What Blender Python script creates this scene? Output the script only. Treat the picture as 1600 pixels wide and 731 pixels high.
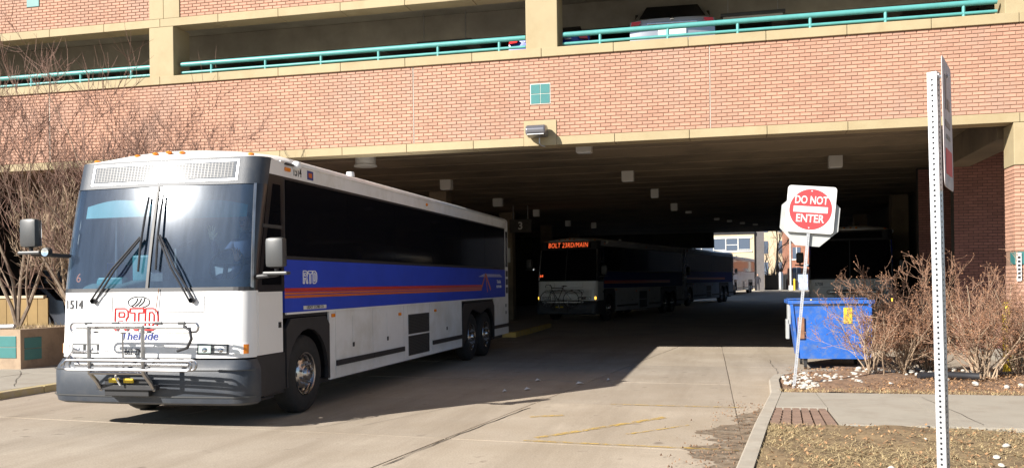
import bpy, bmesh, math, random
from mathutils import Vector, Matrix
random.seed(7)
R = math.radians
for o in list(bpy.data.objects): bpy.data.objects.remove(o)
S = bpy.context.scene
C = bpy.context.collection

# ------------------------------------------------------------------ camera, sky, sun, exposure
YAW, ROLL, CAMH = R(13.46), 0.013, 1.70
cd = bpy.data.cameras.new('camera'); cam = bpy.data.objects.new('camera', cd); C.objects.link(cam)
cd.sensor_width = 36.0; cd.lens = 1400/1600*36.0; cd.shift_y = 0.054897*1400/1600
cd.clip_start = 0.05; cd.clip_end = 4000
cam.location = (0, 0, CAMH)
cam.rotation_euler = (Matrix.Rotation(YAW, 3, 'Z') @ Matrix.Rotation(R(90), 3, 'X') @ Matrix.Rotation(-ROLL, 3, 'Z')).to_euler()
S.camera = cam
SUNV = Vector((-1.13, -1.39, 1.0)).normalized()       # towards the sun
w = bpy.data.worlds.new('World'); S.world = w; w.use_nodes = True
nt = w.node_tree; bg = nt.nodes['Background']; sky = nt.nodes.new('ShaderNodeTexSky')
sky.sky_type = 'NISHITA'; sky.sun_disc = False
sky.sun_elevation = math.asin(SUNV.z); sky.sun_rotation = math.atan2(SUNV.x, SUNV.y)
sky.altitude = 1600; sky.air_density = 1.0; sky.dust_density = 0.6
nt.links.new(sky.outputs[0], bg.inputs[0]); bg.inputs[1].default_value = 0.062
sl = bpy.data.lights.new('sun', 'SUN'); so = bpy.data.objects.new('sun', sl); C.objects.link(so)
sl.energy = 5.0; sl.angle = R(0.53); sl.color = (1.0, 0.945, 0.865)
so.rotation_euler = SUNV.to_track_quat('Z', 'Y').to_euler(); so.location = (-20, -25, 40)
S.view_settings.view_transform = 'Standard'; S.view_settings.look = 'None'
S.view_settings.gamma = 1.0; S.view_settings.exposure = 1.05; S.view_settings.use_curve_mapping = False
S.render.engine = 'CYCLES'
S.cycles.max_bounces = 8; S.cycles.transparent_max_bounces = 12

# ------------------------------------------------------------------ materials
M = {}
def ramp(t, stops):
    n = t.nodes.new('ShaderNodeValToRGB'); e = n.color_ramp.elements
    e[0].position, e[0].color = stops[0][0], (*stops[0][1], 1)
    e[1].position, e[1].color = stops[-1][0], (*stops[-1][1], 1)
    for p, c in stops[1:-1]:
        q = e.new(p); q.color = (*c, 1)
    return n
def noise(t, scale, detail=5, rough=0.6, coord='Object', stretch=None):
    n = t.nodes.new('ShaderNodeTexNoise'); n.inputs['Scale'].default_value = scale
    n.inputs['Detail'].default_value = detail; n.inputs['Roughness'].default_value = rough
    if coord == 'World':
        g = t.nodes.new('ShaderNodeNewGeometry'); out = g.outputs['Position']
    else:
        g = t.nodes.new('ShaderNodeTexCoord'); out = g.outputs[coord]
    if stretch:
        m = t.nodes.new('ShaderNodeMapping'); m.inputs['Scale'].default_value = stretch
        t.links.new(out, m.inputs[0]); out = m.outputs[0]
    t.links.new(out, n.inputs['Vector']); return n
def mixc(t, a, b, fac, mode='MIX'):
    n = t.nodes.new('ShaderNodeMix'); n.data_type = 'RGBA'; n.blend_type = mode
    for k, v in ((6, a), (7, b)):
        if isinstance(v, tuple): n.inputs[k].default_value = (*v, 1)
        else: t.links.new(v, n.inputs[k])
    if isinstance(fac, (int, float)): n.inputs[0].default_value = fac
    else: t.links.new(fac, n.inputs[0])
    return n.outputs[2]
def mat(name, col, rough=0.6, metal=0.0, var=0.0, vscale=4.0, bump=0.0, bscale=60.0, coat=0.0, dirt=None, dscale=1.2, emit=None, estr=0.0, island=0.0, coord='World', spec=0.5):
    m = bpy.data.materials.new(name); m.use_nodes = True; t = m.node_tree
    b = t.nodes['Principled BSDF']; b.inputs['Roughness'].default_value = rough
    b.inputs['Metallic'].default_value = metal; b.inputs['Coat Weight'].default_value = coat
    b.inputs['Coat Roughness'].default_value = 0.08; b.inputs['Specular IOR Level'].default_value = spec
    b.inputs['Base Color'].default_value = (*col, 1)
    c = None
    if var:
        n = noise(t, vscale, coord=coord)
        lo = tuple(x*(1-var) for x in col); hi = tuple(min(1, x*(1+var)) for x in col)
        c = ramp(t, [(0.3, lo), (0.7, hi)]); t.links.new(n.outputs[0], c.inputs[0]); c = c.outputs[0]
    if island:
        g = t.nodes.new('ShaderNodeNewGeometry'); oi = t.nodes.new('ShaderNodeObjectInfo')
        a = t.nodes.new('ShaderNodeMath'); a.operation = 'ADD'
        t.links.new(g.outputs['Random Per Island'], a.inputs[0]); t.links.new(oi.outputs['Random'], a.inputs[1])
        f = t.nodes.new('ShaderNodeMath'); f.operation = 'FRACT'; t.links.new(a.outputs[0], f.inputs[0])
        lo = tuple(x*(1-island) for x in col); hi = tuple(min(1, x*(1+island)) for x in col)
        rr = ramp(t, [(0.0, lo), (0.6, col), (1.0, hi)]); t.links.new(f.outputs[0], rr.inputs[0])
        c = mixc(t, rr.outputs[0], c, 0.45) if c else rr.outputs[0]
    if dirt:
        n = noise(t, dscale, 8, 0.68, coord)
        rr = ramp(t, [(0.48, (0, 0, 0)), (0.72, (1, 1, 1))]); t.links.new(n.outputs[0], rr.inputs[0])
        c = mixc(t, c if c else col, dirt, rr.outputs[0])
    if c: t.links.new(c, b.inputs['Base Color'])
    if bump:
        n = noise(t, bscale, 4, coord=coord); bp = t.nodes.new('ShaderNodeBump')
        bp.inputs['Strength'].default_value = bump; bp.inputs['Distance'].default_value = 0.01
        t.links.new(n.outputs[0], bp.inputs['Height']); t.links.new(bp.outputs[0], b.inputs['Normal'])
    if emit:
        b.inputs['Emission Color'].default_value = (*emit, 1); b.inputs['Emission Strength'].default_value = estr
    M[name] = m; return m
mat('brick', (0.43, 0.240, 0.166), 0.85, var=0.18, vscale=0.9, bump=0.25, bscale=90, island=0.22, dirt=(0.36, 0.235, 0.18), dscale=0.7)
mat('brick_shade', (0.25, 0.115, 0.095), 0.85, var=0.2, vscale=2, island=0.2)  # darker copy of the brick, garage shade put into the colour
mat('kerb_yellow', (0.42, 0.34, 0.17), 0.9, dirt=(0.40, 0.35, 0.28), dscale=5, bump=0.3, bscale=120)
mat('brick_far', (0.30, 0.13, 0.08), 0.85, var=0.3, vscale=3)
mat('mortar', (0.24, 0.145, 0.10), 0.9, var=0.15, vscale=6)
mat('cream', (0.36, 0.292, 0.172), 0.8, var=0.10, vscale=3, bump=0.15, bscale=120, dirt=(0.32, 0.25, 0.14), dscale=1.7, island=0.06)
mat('joint', (0.46, 0.42, 0.36), 0.8)
mat('teal_paint', (0.085, 0.30, 0.29), 0.4, var=0.1, vscale=5)
mat('teal_tile', (0.05, 0.185, 0.18), 0.35, var=0.15, vscale=6, island=0.1)
mat('grout', (0.6, 0.58, 0.52), 0.85)
mat('soffit', (0.22, 0.172, 0.116), 0.9, var=0.25, vscale=1.2, bump=0.2, island=0.2, dirt=(0.10, 0.08, 0.055), dscale=0.5)
mat('deck_conc', (0.32, 0.30, 0.25), 0.9, var=0.2, vscale=1.5)
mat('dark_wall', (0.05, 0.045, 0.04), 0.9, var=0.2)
mat('lamp_white', (0.50, 0.48, 0.44), 0.5, emit=(1, 0.93, 0.8), estr=0.004)  # faint glow; also put on the pole and bay number, which are no lamps
mat('white', (0.78, 0.78, 0.78), 0.42, coat=0.15, spec=0.35, var=0.03, vscale=2, dirt=(0.62, 0.60, 0.55), dscale=1.1, coord='Object')
mat('blue', (0.02, 0.058, 0.50), 0.5, coat=0.12, spec=0.3, var=0.08, vscale=2, coord='Object')
mat('red', (0.48, 0.03, 0.02), 0.4, coat=0.4)
mat('orange', (0.60, 0.13, 0.015), 0.4, coat=0.4)
mat('black', (0.022, 0.022, 0.025), 0.5, var=0.2, vscale=6, coord='Object')
mat('blackpaint', (0.02, 0.018, 0.02), 0.3, coat=0.4, var=0.2, vscale=3, coord='Object')
mat('tint_glass', (0.006, 0.006, 0.008), 0.06, spec=0.11)
mat('flood_grey', (0.20, 0.20, 0.22), 0.28, 0.6)
mat('shade_grey', (0.12, 0.11, 0.11), 0.8, var=0.1)  # shade put into the colour, for faces meant to look unlit
mat('white_shade', (0.42, 0.43, 0.46), 0.65, var=0.06, vscale=2, coord='Object', spec=0.2)  # darker copy of the coach white, garage shade put into the colour
mat('blue_shade', (0.015, 0.03, 0.16), 0.6, coord='Object', spec=0.2)  # coach blue darkened likewise for coaches standing in shade
mat('bumper', (0.034, 0.042, 0.056), 0.5, var=0.15, vscale=3, bump=0.1, dirt=(0.06, 0.062, 0.066), dscale=3, coord='Object')
mat('rubber', (0.018, 0.018, 0.019), 0.8, var=0.3, vscale=12, coord='Object')
mat('chrome', (0.48, 0.48, 0.49), 0.22, 1.0, var=0.2, vscale=9, coord='Object')
mat('steel', (0.45, 0.45, 0.46), 0.38, 0.9, var=0.15, vscale=8, coord='Object')
mat('mirror_glass', (0.7, 0.75, 0.8), 0.03, 1.0)
mat('grey_plastic', (0.05, 0.052, 0.054), 0.42, var=0.1, coord='Object')
mat('lens_clear', (0.75, 0.76, 0.76), 0.12, spec=0.8)
mat('amber', (0.75, 0.22, 0.01), 0.2)
mat('amber_lit', (0.9, 0.3, 0.02), 0.2, emit=(1, 0.5, 0.05), estr=2.0)
mat('red_lens', (0.6, 0.02, 0.015), 0.18)
mat('ink', (0.02, 0.02, 0.022), 0.5)
mat('ink_blue', (0.01, 0.03, 0.20), 0.5)
mat('ink_white', (0.8, 0.8, 0.8), 0.5)
mat('ink_red', (0.62, 0.03, 0.03), 0.5)
mat('sign_red', (0.48, 0.04, 0.045), 0.4, var=0.06, vscale=8)
mat('sign_white', (0.60, 0.60, 0.59), 0.4)
mat('aluminium', (0.40, 0.41, 0.40), 0.5, 0.35, var=0.1, vscale=6)
mat('galv', (0.44, 0.45, 0.47), 0.45, 0.55, var=0.2, vscale=14, bump=0.05)
mat('led', (0.05, 0.01, 0.005), 0.5, emit=(1.0, 0.14, 0.04), estr=0.75)
mat('led_panel', (0.10, 0.11, 0.125), 0.6, coat=0.55, spec=0.2, var=0.15, vscale=14, coord='Object')
mat('yellow', (0.62, 0.43, 0.02), 0.6, var=0.15, vscale=8)
mat('yellow_faded', (0.62, 0.44, 0.12), 0.8, dirt=(0.36, 0.28, 0.18), dscale=5)
mat('visor', (0.05, 0.24, 0.27), 0.5)
mat('interior', (0.16, 0.19, 0.22), 0.7)
mat('dash', (0.10, 0.17, 0.18), 0.6)
mat('seat', (0.03, 0.04, 0.08), 0.8)
mat('skin', (0.48, 0.28, 0.20), 0.55)
mat('cloth_dark', (0.02, 0.02, 0.028), 0.85)
mat('cloth_blue', (0.08, 0.11, 0.20), 0.85)
mat('hair', (0.03, 0.02, 0.015), 0.7)
mat('glove', (0.70, 0.66, 0.50), 0.8)
mat('dumpster_blue', (0.016, 0.10, 0.40), 0.5, var=0.18, vscale=3, dirt=(0.11, 0.15, 0.25), dscale=8, bump=0.25, bscale=14)
mat('rim_shadow', (0.03, 0.03, 0.035), 0.6)  # near black, paints the shadow under the dumpster rim
mat('rust_wood', (0.22, 0.11, 0.06), 0.8, var=0.3, vscale=12)
mat('car_silver', (0.42, 0.43, 0.45), 0.28, 0.7, coat=0.7)
mat('car_blue', (0.01, 0.03, 0.33), 0.3, coat=0.8)
mat('car_dark', (0.02, 0.022, 0.03), 0.25, coat=0.8)
mat('kerb', (0.36, 0.325, 0.27), 0.9, var=0.14, vscale=5, bump=0.3, bscale=150, dirt=(0.34, 0.29, 0.23), dscale=4)
mat('sidewalk', (0.325, 0.295, 0.245), 0.9, var=0.10, vscale=2.5, bump=0.25, bscale=160, dirt=(0.27, 0.235, 0.19), dscale=2.2, island=0.05)
mat('planter', (0.34, 0.25, 0.17), 0.9, var=0.15, vscale=2, bump=0.5, bscale=80, dirt=(0.22, 0.16, 0.11), dscale=3)
mat('paver', (0.23, 0.15, 0.11), 0.9, var=0.2, vscale=12, island=0.2)
mat('soil', (0.21, 0.13, 0.08), 0.95, var=0.4, vscale=14, bump=0.8, bscale=70)
mat('lawn_soil', (0.21, 0.148, 0.08), 0.95, var=0.35, vscale=7, bump=0.8, bscale=60, dirt=(0.13, 0.085, 0.045), dscale=2.2)
mat('dry_grass', (0.43, 0.33, 0.175), 0.9, island=0.45)
mat('dry_leaf', (0.33, 0.185, 0.09), 0.9, island=0.5)
mat('stone', (0.46, 0.43, 0.38), 0.8, var=0.12, vscale=9, island=0.25)
mat('rack_steel', (0.42, 0.42, 0.43), 0.3, 1.0, var=0.15, vscale=8, coord='Object')
mat('bark', (0.22, 0.165, 0.12), 0.9, var=0.3, vscale=10)
mat('twig_red', (0.16, 0.092, 0.068), 0.85, var=0.3, vscale=4)
mat('shrub_stem', (0.34, 0.25, 0.17), 0.85, var=0.3, vscale=8)
mat('shrub_twig', (0.27, 0.155, 0.10), 0.85, var=0.35, vscale=8)
mat('seed_head', (0.42, 0.22, 0.12), 0.9, island=0.45)
mat('bark_white', (0.55, 0.50, 0.44), 0.85, var=0.3, vscale=2)
mat('fence_wood', (0.24, 0.155, 0.055), 0.75, var=0.2, vscale=3, island=0.15)
mat('pale_wall', (0.55, 0.45, 0.31), 0.85, var=0.06)
mat('window_far', (0.10, 0.13, 0.18), 0.1, spec=0.8)
mat('window_white', (0.75, 0.75, 0.72), 0.5)
mat('cab_blue', (0.32, 0.38, 0.55), 0.5)
mat('dark_metal', (0.03, 0.03, 0.032), 0.5, 0.3)
mat('ground', (0.34, 0.30, 0.245), 0.95, var=0.2, vscale=0.7)
mat('sign_grey', (0.45, 0.40, 0.40), 0.5, var=0.2, vscale=12)

def concrete_road():
    m = bpy.data.materials.new('road_concrete'); m.use_nodes = True; t = m.node_tree; b = t.nodes['Principled BSDF']
    b.inputs['Roughness'].default_value = 0.9
    base = (0.375, 0.317, 0.25)
    n1 = noise(t, 0.8, 7, 0.65, 'World'); r1 = ramp(t, [(0.3, (0.33, 0.272, 0.205)), (0.55, base), (0.8, (0.46, 0.395, 0.315))]); t.links.new(n1.outputs[0], r1.inputs[0])
    n2 = noise(t, 1.0, 6, 0.7, 'World', (1.6, 0.16, 1)); r2 = ramp(t, [(0.46, (0, 0, 0)), (0.74, (0.85, 0.85, 0.85))]); t.links.new(n2.outputs[0], r2.inputs[0])
    c = mixc(t, r1.outputs[0], (0.27, 0.22, 0.165), r2.outputs[0])
    n3 = noise(t, 55, 3, 0.6, 'World'); r3 = ramp(t, [(0.35, (0.82, 0.82, 0.82)), (0.65, (1.1, 1.1, 1.1))]); t.links.new(n3.outputs[0], r3.inputs[0])
    c = mixc(t, c, r3.outputs[0], 1.0, 'MULTIPLY')
    n4 = noise(t, 3.2, 3, 0.5, 'World'); r4 = ramp(t, [(0.66, (0, 0, 0)), (0.73, (0.7, 0.7, 0.7))]); t.links.new(n4.outputs[0], r4.inputs[0])
    c = mixc(t, c, (0.16, 0.125, 0.095), r4.outputs[0])
    oi = t.nodes.new('ShaderNodeObjectInfo'); r5 = ramp(t, [(0, (0.9, 0.9, 0.9)), (1, (1.06, 1.05, 1.03))]); t.links.new(oi.outputs['Random'], r5.inputs[0])
    c = mixc(t, c, r5.outputs[0], 1.0, 'MULTIPLY')
    t.links.new(c, b.inputs['Base Color'])
    bp = t.nodes.new('ShaderNodeBump'); bp.inputs['Strength'].default_value = 0.35; bp.inputs['Distance'].default_value = 0.006
    nb = noise(t, 130, 4, 0.6, 'World'); t.links.new(nb.outputs[0], bp.inputs['Height']); t.links.new(bp.outputs[0], b.inputs['Normal'])
    M['road'] = m
concrete_road()

def glass(name, tint, film, filmcol, rough=0.10):
    m = bpy.data.materials.new(name); m.use_nodes = True; t = m.node_tree
    t.nodes.remove(t.nodes['Principled BSDF']); out = t.nodes['Material Output']
    tr = t.nodes.new('ShaderNodeBsdfTransparent'); tr.inputs[0].default_value = (*tint, 1)
    gl = t.nodes.new('ShaderNodeBsdfGlossy'); gl.inputs['Roughness'].default_value = rough; gl.inputs[0].default_value = (0.9, 0.95, 1, 1)
    fr = t.nodes.new('ShaderNodeFresnel'); fr.inputs[0].default_value = 1.6
    mx = t.nodes.new('ShaderNodeMixShader'); t.links.new(fr.outputs[0], mx.inputs[0]); t.links.new(tr.outputs[0], mx.inputs[1]); t.links.new(gl.outputs[0], mx.inputs[2])
    # film of road dust on the pane: haze put into its colour, soft glossy lobe as glare halo, in streaks
    di = t.nodes.new('ShaderNodeBsdfDiffuse'); di.inputs[0].default_value = (*filmcol, 1)
    g2 = t.nodes.new('ShaderNodeBsdfGlossy'); g2.inputs['Roughness'].default_value = 0.22; g2.inputs[0].default_value = (0.8, 0.85, 0.95, 1)
    dm = t.nodes.new('ShaderNodeMixShader'); dm.inputs[0].default_value = 0.05; t.links.new(di.outputs[0], dm.inputs[1]); t.links.new(g2.outputs[0], dm.inputs[2])
    n = noise(t, 3.0, 6, 0.65, 'Object', (4, 1, 0.7)); rr = ramp(t, [(0.3, (film*0.8,)*3), (0.75, (film*1.35,)*3)]); t.links.new(n.outputs[0], rr.inputs[0])
    m2 = t.nodes.new('ShaderNodeMixShader'); t.links.new(rr.outputs[0], m2.inputs[0]); t.links.new(mx.outputs[0], m2.inputs[1]); t.links.new(dm.outputs[0], m2.inputs[2])
    t.links.new(m2.outputs[0], out.inputs[0]); M[name] = m
glass('windshield', (0.62, 0.74, 0.82), 0.075, (0.25, 0.38, 0.62))
glass('clear_glass', (0.35, 0.37, 0.40), 0.03, (0.3, 0.3, 0.3))

def worn(name, col, lo, hi, scale):       # worn layer: the surface below shows through where it has gone
    m = mat(name, col, 0.9, var=0.15, vscale=9); t = m.node_tree; b = t.nodes['Principled BSDF']
    n = noise(t, scale, 6, 0.7, 'World'); r = ramp(t, [(lo, (0, 0, 0)), (hi, (1, 1, 1))]); t.links.new(n.outputs[0], r.inputs[0])
    t.links.new(r.outputs[0], b.inputs['Alpha'])
worn('yellow_worn', (0.50, 0.33, 0.075), 0.38, 0.62, 9)
worn('soil_thin', (0.19, 0.14, 0.095), 0.36, 0.60, 7)
# ------------------------------------------------------------------ mesh helpers
class MB:
    def __init__(s): s.v = []; s.f = []
    def add(s, vs, fs):
        n = len(s.v); s.v += [tuple(v) for v in vs]; s.f += [tuple(i+n for i in f) for f in fs]; return s
    def box(s, a, b):
        (x0, y0, z0), (x1, y1, z1) = a, b
        return s.add([(x0,y0,z0),(x1,y0,z0),(x1,y1,z0),(x0,y1,z0),(x0,y0,z1),(x1,y0,z1),(x1,y1,z1),(x0,y1,z1)],
                     [(0,3,2,1),(4,5,6,7),(0,1,5,4),(1,2,6,5),(2,3,7,6),(3,0,4,7)])
    def bbox(s, a, b, r=0.02):      # box with chamfered edges
        bm = bmesh.new(); m = MB().box(a, b); vs = [bm.verts.new(v) for v in m.v]
        for f in m.f: bm.faces.new([vs[i] for i in f])
        bmesh.ops.bevel(bm, geom=list(bm.edges), offset=r, segments=2, profile=0.6, affect='EDGES')
        bm.verts.index_update(); s.add([v.co[:] for v in bm.verts], [[v.index for v in f.verts] for f in bm.faces]); bm.free(); return s
    def tube(s, pts, r, n=8, cap=True, closed=False):
        pts = [Vector(p) for p in pts]; k = len(pts); rs = r if isinstance(r, (list, tuple)) else [r]*k
        vs = []; up = None
        for i, p in enumerate(pts):
            if closed: d = pts[(i+1) % k]-pts[i-1]
            else: d = pts[min(i+1, k-1)]-pts[max(i-1, 0)]
            if d.length < 1e-9: d = Vector((0, 0, 1))
            d.normalize()
            if up is None or abs(up.dot(d)) > 0.98:
                up = Vector((0, 0, 1)) if abs(d.z) < 0.9 else Vector((1, 0, 0))
            a = d.cross(up).normalized(); b = a.cross(d).normalized(); up = b
            for j in range(n):
                t = 2*math.pi*j/n; vs.append(p+(a*math.cos(t)+b*math.sin(t))*rs[i])
        fs = []
        for i in range(k if closed else k-1):
            i2 = (i+1) % k
            for j in range(n): fs.append((i*n+j, i*n+(j+1) % n, i2*n+(j+1) % n, i2*n+j))
        if cap and not closed: fs += [tuple(range(n-1, -1, -1)), tuple((k-1)*n+j for j in range(n))]
        return s.add(vs, fs)
    def prism(s, poly, x0, x1, axis='x'):     # polygon in the other two axes, extruded along axis
        n = len(poly)
        def P(u, v, t): return (t, u, v) if axis == 'x' else ((u, t, v) if axis == 'y' else (u, v, t))
        vs = [P(u, v, x0) for u, v in poly]+[P(u, v, x1) for u, v in poly]
        return s.add(vs, [tuple(range(n-1, -1, -1)), tuple(range(n, 2*n))]+[(i, (i+1) % n, n+(i+1) % n, n+i) for i in range(n)])
    def lathe(s, prof, c=(0, 0, 0), axis='x', n=32, closed=False):   # prof: (along, radius)
        vs = []
        for a, r in prof:
            for j in range(n):
                t = 2*math.pi*j/n; u, v = r*math.cos(t), r*math.sin(t)
                q = (a, u, v) if axis == 'x' else ((u, a, v) if axis == 'y' else (u, v, a))
                vs.append((q[0]+c[0], q[1]+c[1], q[2]+c[2]))
        k = len(prof); fs = []
        for i in range(k if closed else k-1):
            i2 = (i+1) % k
            for j in range(n): fs.append((i*n+j, i*n+(j+1) % n, i2*n+(j+1) % n, i2*n+j))
        return s.add(vs, fs)
    def grid(s, fn, nu, nv):
        vs = [fn(i/nu, j/nv) for j in range(nv+1) for i in range(nu+1)]
        return s.add(vs, [(j*(nu+1)+i, j*(nu+1)+i+1, (j+1)*(nu+1)+i+1, (j+1)*(nu+1)+i) for j in range(nv) for i in range(nu)])
    def ell(s, c, r, nu=12, nv=8):
        vs = []; fs = []
        for j in range(nv+1):
            p = math.pi*j/nv
            for i in range(nu):
                t = 2*math.pi*i/nu; vs.append((c[0]+r[0]*math.sin(p)*math.cos(t), c[1]+r[1]*math.sin(p)*math.sin(t), c[2]+r[2]*math.cos(p)))
        for j in range(nv):
            for i in range(nu): fs.append((j*nu+i, (j+1)*nu+i, (j+1)*nu+(i+1) % nu, j*nu+(i+1) % nu))
        return s.add(vs, fs)
    def mesh(s, name, m, smooth=False):
        me = bpy.data.meshes.new(name); me.from_pydata(s.v, [], s.f); me.materials.append(M[m]); me.update()
        if smooth: me.shade_smooth()
        return me
    def build(s, name, m, parent=None, smooth=False, loc=None):
        me = s.mesh(name, m, smooth)
        if smooth: me.set_sharp_from_angle(angle=R(40))
        o = bpy.data.objects.new(name, me); C.objects.link(o)
        if parent: o.parent = parent
        if loc: o.location = loc
        return o
def tag(o, label, cat=None, group=None, kind=None):
    if label: o['label'] = label
    if cat: o['category'] = cat
    if group: o['group'] = group
    if kind: o['kind'] = kind
    return o
def thing(name, label, cat, loc=(0, 0, 0), rz=0, group=None):
    o = bpy.data.objects.new(name, None); C.objects.link(o); o.location = loc; o.rotation_euler = (0, 0, rz); o.empty_display_size = 0.2
    return tag(o, label, cat, group)
def struct(o): o['kind'] = 'structure'; return o
def stuff(o): o['kind'] = 'stuff'; return o
def inst(src, name, parent=None, loc=None, rot=None, scale=None):
    o = bpy.data.objects.new(name, src if isinstance(src, bpy.types.Mesh) else src.data); C.objects.link(o)
    if parent: o.parent = parent
    if loc: o.location = loc
    if rot: o.rotation_euler = rot
    if scale: o.scale = scale
    return o
def text(name, body, m, parent, mtx, size, extrude=0.002, outline=0.0, sx=1.0, bold=0.0, align='CENTER', space=1.0, width=None, shear=0.0):
    cu = bpy.data.curves.new('t', 'FONT'); cu.body = body; cu.size = size; cu.align_x = align; cu.align_y = 'CENTER'; cu.space_character = space
    cu.resolution_u = 3
    if outline: cu.fill_mode = 'NONE'; cu.bevel_depth = outline; cu.bevel_resolution = 0
    else: cu.extrude = extrude; cu.offset = bold
    to = bpy.data.objects.new('t', cu); C.objects.link(to); bpy.context.view_layer.update()
    me = bpy.data.meshes.new_from_object(to.evaluated_get(bpy.context.evaluated_depsgraph_get()))
    bpy.data.objects.remove(to); bpy.data.curves.remove(cu)
    me.name = name
    if width: sx = width/(max(v.co.x for v in me.vertices)-min(v.co.x for v in me.vertices))
    for v in me.vertices: v.co.x = v.co.x*sx+v.co.y*shear
    me.transform(mtx); me.materials.clear(); me.materials.append(M[m])
    o = bpy.data.objects.new(name, me); C.objects.link(o)
    if parent: o.parent = parent
    return o
def front_mtx(x, y, z, tilt=0.0, yaw=0.0):      # text readable by a viewer at -y
    return Matrix.Translation((x, y, z)) @ Matrix.Rotation(yaw, 4, 'Z') @ Matrix.Rotation(R(90)-tilt, 4, 'X')
def side_mtx(x, y, z):                          # on a +x face
    return Matrix.Translation((x, y, z)) @ Matrix.Rotation(R(90), 4, 'Z') @ Matrix.Rotation(R(90), 4, 'X')
def skin(name, joints, edges, m, parent=None, sub=2):
    bm = bmesh.new(); ly = bm.verts.layers.skin.verify(); vs = []
    for i, (p, r) in enumerate(joints):
        v = bm.verts.new(p); v[ly].radius = (r, r) if not isinstance(r, tuple) else r; v[ly].use_root = (i == 0); vs.append(v)
    for a, b in edges: bm.edges.new((vs[a], vs[b]))
    me = bpy.data.meshes.new(name); bm.to_mesh(me); bm.free(); me.materials.append(M[m])
    o = bpy.data.objects.new(name, me); C.objects.link(o)
    o.modifiers.new('s', 'SKIN').use_smooth_shade = True
    sb = o.modifiers.new('u', 'SUBSURF'); sb.levels = sub; sb.render_levels = sub
    bpy.context.view_layer.update()
    me2 = bpy.data.meshes.new_from_object(o.evaluated_get(bpy.context.evaluated_depsgraph_get()))
    o.modifiers.clear(); o.data = me2; me2.name = name
    if not me2.materials: me2.materials.append(M[m])
    if parent: o.parent = parent
    return o
def gz(y): return 0.0 if y < 28 else (0.55*(y-28)/70 if y < 98 else 0.55)
def sstep(t): return t*t*(3-2*t)
# ------------------------------------------------------------------ ground, road slabs, pavements
g = MB()
ys = [-300, -30, 0, 28, 40, 60, 80, 98, 140, 600]
for i in range(len(ys)-1):
    a, b = ys[i], ys[i+1]; n = len(g.v)
    g.add([(-500, a, gz(a)-0.06), (500, a, gz(a)-0.06), (500, b, gz(b)-0.06), (-500, b, gz(b)-0.06)], [(0, 1, 2, 3)])
struct(g.build('ground', 'ground'))
road = MB()
road.add([(-11.0, 28, -0.02), (6.6, 28, -0.02), (6.6, 98, gz(98)-0.02), (-11.0, 98, gz(98)-0.02), (6.6, 112, gz(98)-0.02), (-11.0, 112, gz(98)-0.02)], [(0, 1, 2, 3), (3, 2, 4, 5)])
road.box((-11.0, -12, -0.05), (1.4, 28, -0.012))
road = struct(road.build('road', 'ground'))
jx = [lambda y: -10.98, lambda y: -7.25+0.10*(y-8), lambda y: -3.2+0.125*(y-7.8), lambda y: 0.16-0.02*(y-9), None]
def kerb_left(y):
    P = [(-12, -1.9), (2, -0.55), (7.86, 0.05), (10.4, 0.285), (13.3, 0.59), (15.6, 0.66), (16.6, 1.0), (28, 1.0)]
    for i in range(len(P)-1):
        if y <= P[i+1][0]:
            t = (y-P[i][0])/(P[i+1][0]-P[i][0]); return P[i][1]+t*(P[i+1][1]-P[i][1])
    return 1.0
jx[4] = lambda y: (kerb_left(y)+0.02) if y < 17 else 5.3
jy = [-12, -8, -5, -2.2, 0.6, 3.4, 6.3, 9.12, 12.2, 15.05, 18.2, 21.4, 24.6, 28.0]
rs = random.Random(3)
for i in range(4):
    for j in range(len(jy)-1):
        y0, y1 = jy[j]+0.009, jy[j+1]-0.009
        def yy(x, y): return y-0.11*x*(1 if y > 5 else 0.5)-(0.0 if i < 3 else 0)
        ring = []; N = 5
        L0, L1 = jx[i], jx[i+1]
        if i == 3 and y0 < 5: L0 = lambda y: min(jx[3](y), kerb_left(y)-0.3)
        for k in range(N+1): y = y0+(y1-y0)*k/N; ring.append((L0(y)+0.009, y))
        for k in range(N, -1, -1): y = y0+(y1-y0)*k/N; ring.append((L1(y)-0.009, y))
        ring = [(x, y-(0.0 if i == 3 else 0.10*(x-jx[3](y)))) for x, y in ring]
        dz = rs.uniform(-0.003, 0.003)
        n = len(ring); m = MB()
        m.add([(x, y, dz) for x, y in ring]+[(x, y, -0.04) for x, y in ring], [tuple(range(n-1, -1, -1))]+[(k, (k+1) % n, n+(k+1) % n, n+k) for k in range(n)])
        m.build('road_slab', 'road', road)
# painted lines on the slabs
def paint(parent, pts, wdt, z=0.008, m='yellow_worn', name='painted_line'):
    mb = MB(); (x0, y0), (x1, y1) = pts; d = Vector((x1-x0, y1-y0, 0)).normalized(); nrm = Vector((-d.y, d.x, 0))*wdt/2
    K = 8; rr = random.Random(int(abs(x0*100)))
    L = []
    for k in range(K+1):
        p = Vector((x0, y0, z)).lerp(Vector((x1, y1, z)), k/K); e = 1+rr.uniform(-0.25, 0.2)
        L += [p+nrm*e, p-nrm*e]
    mb.add(L, [(2*k, 2*k+1, 2*k+3, 2*k+2) for k in range(K)]); return mb.build(name, m, parent)
paint(road, [(-2.05, 9.60), (-0.76, 11.32)], 0.11)
paint(road, [(-2.15, 9.42), (0.10, 9.22)], 0.075)
paint(road, [(-1.1, 10.0), (-0.45, 10.75)], 0.05)
paint(road, [(-2.45, 11.1), (-2.05, 11.3)], 0.10)
paint(road, [(-1.6, 12.42), (0.2, 12.33)], 0.05)
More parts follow.
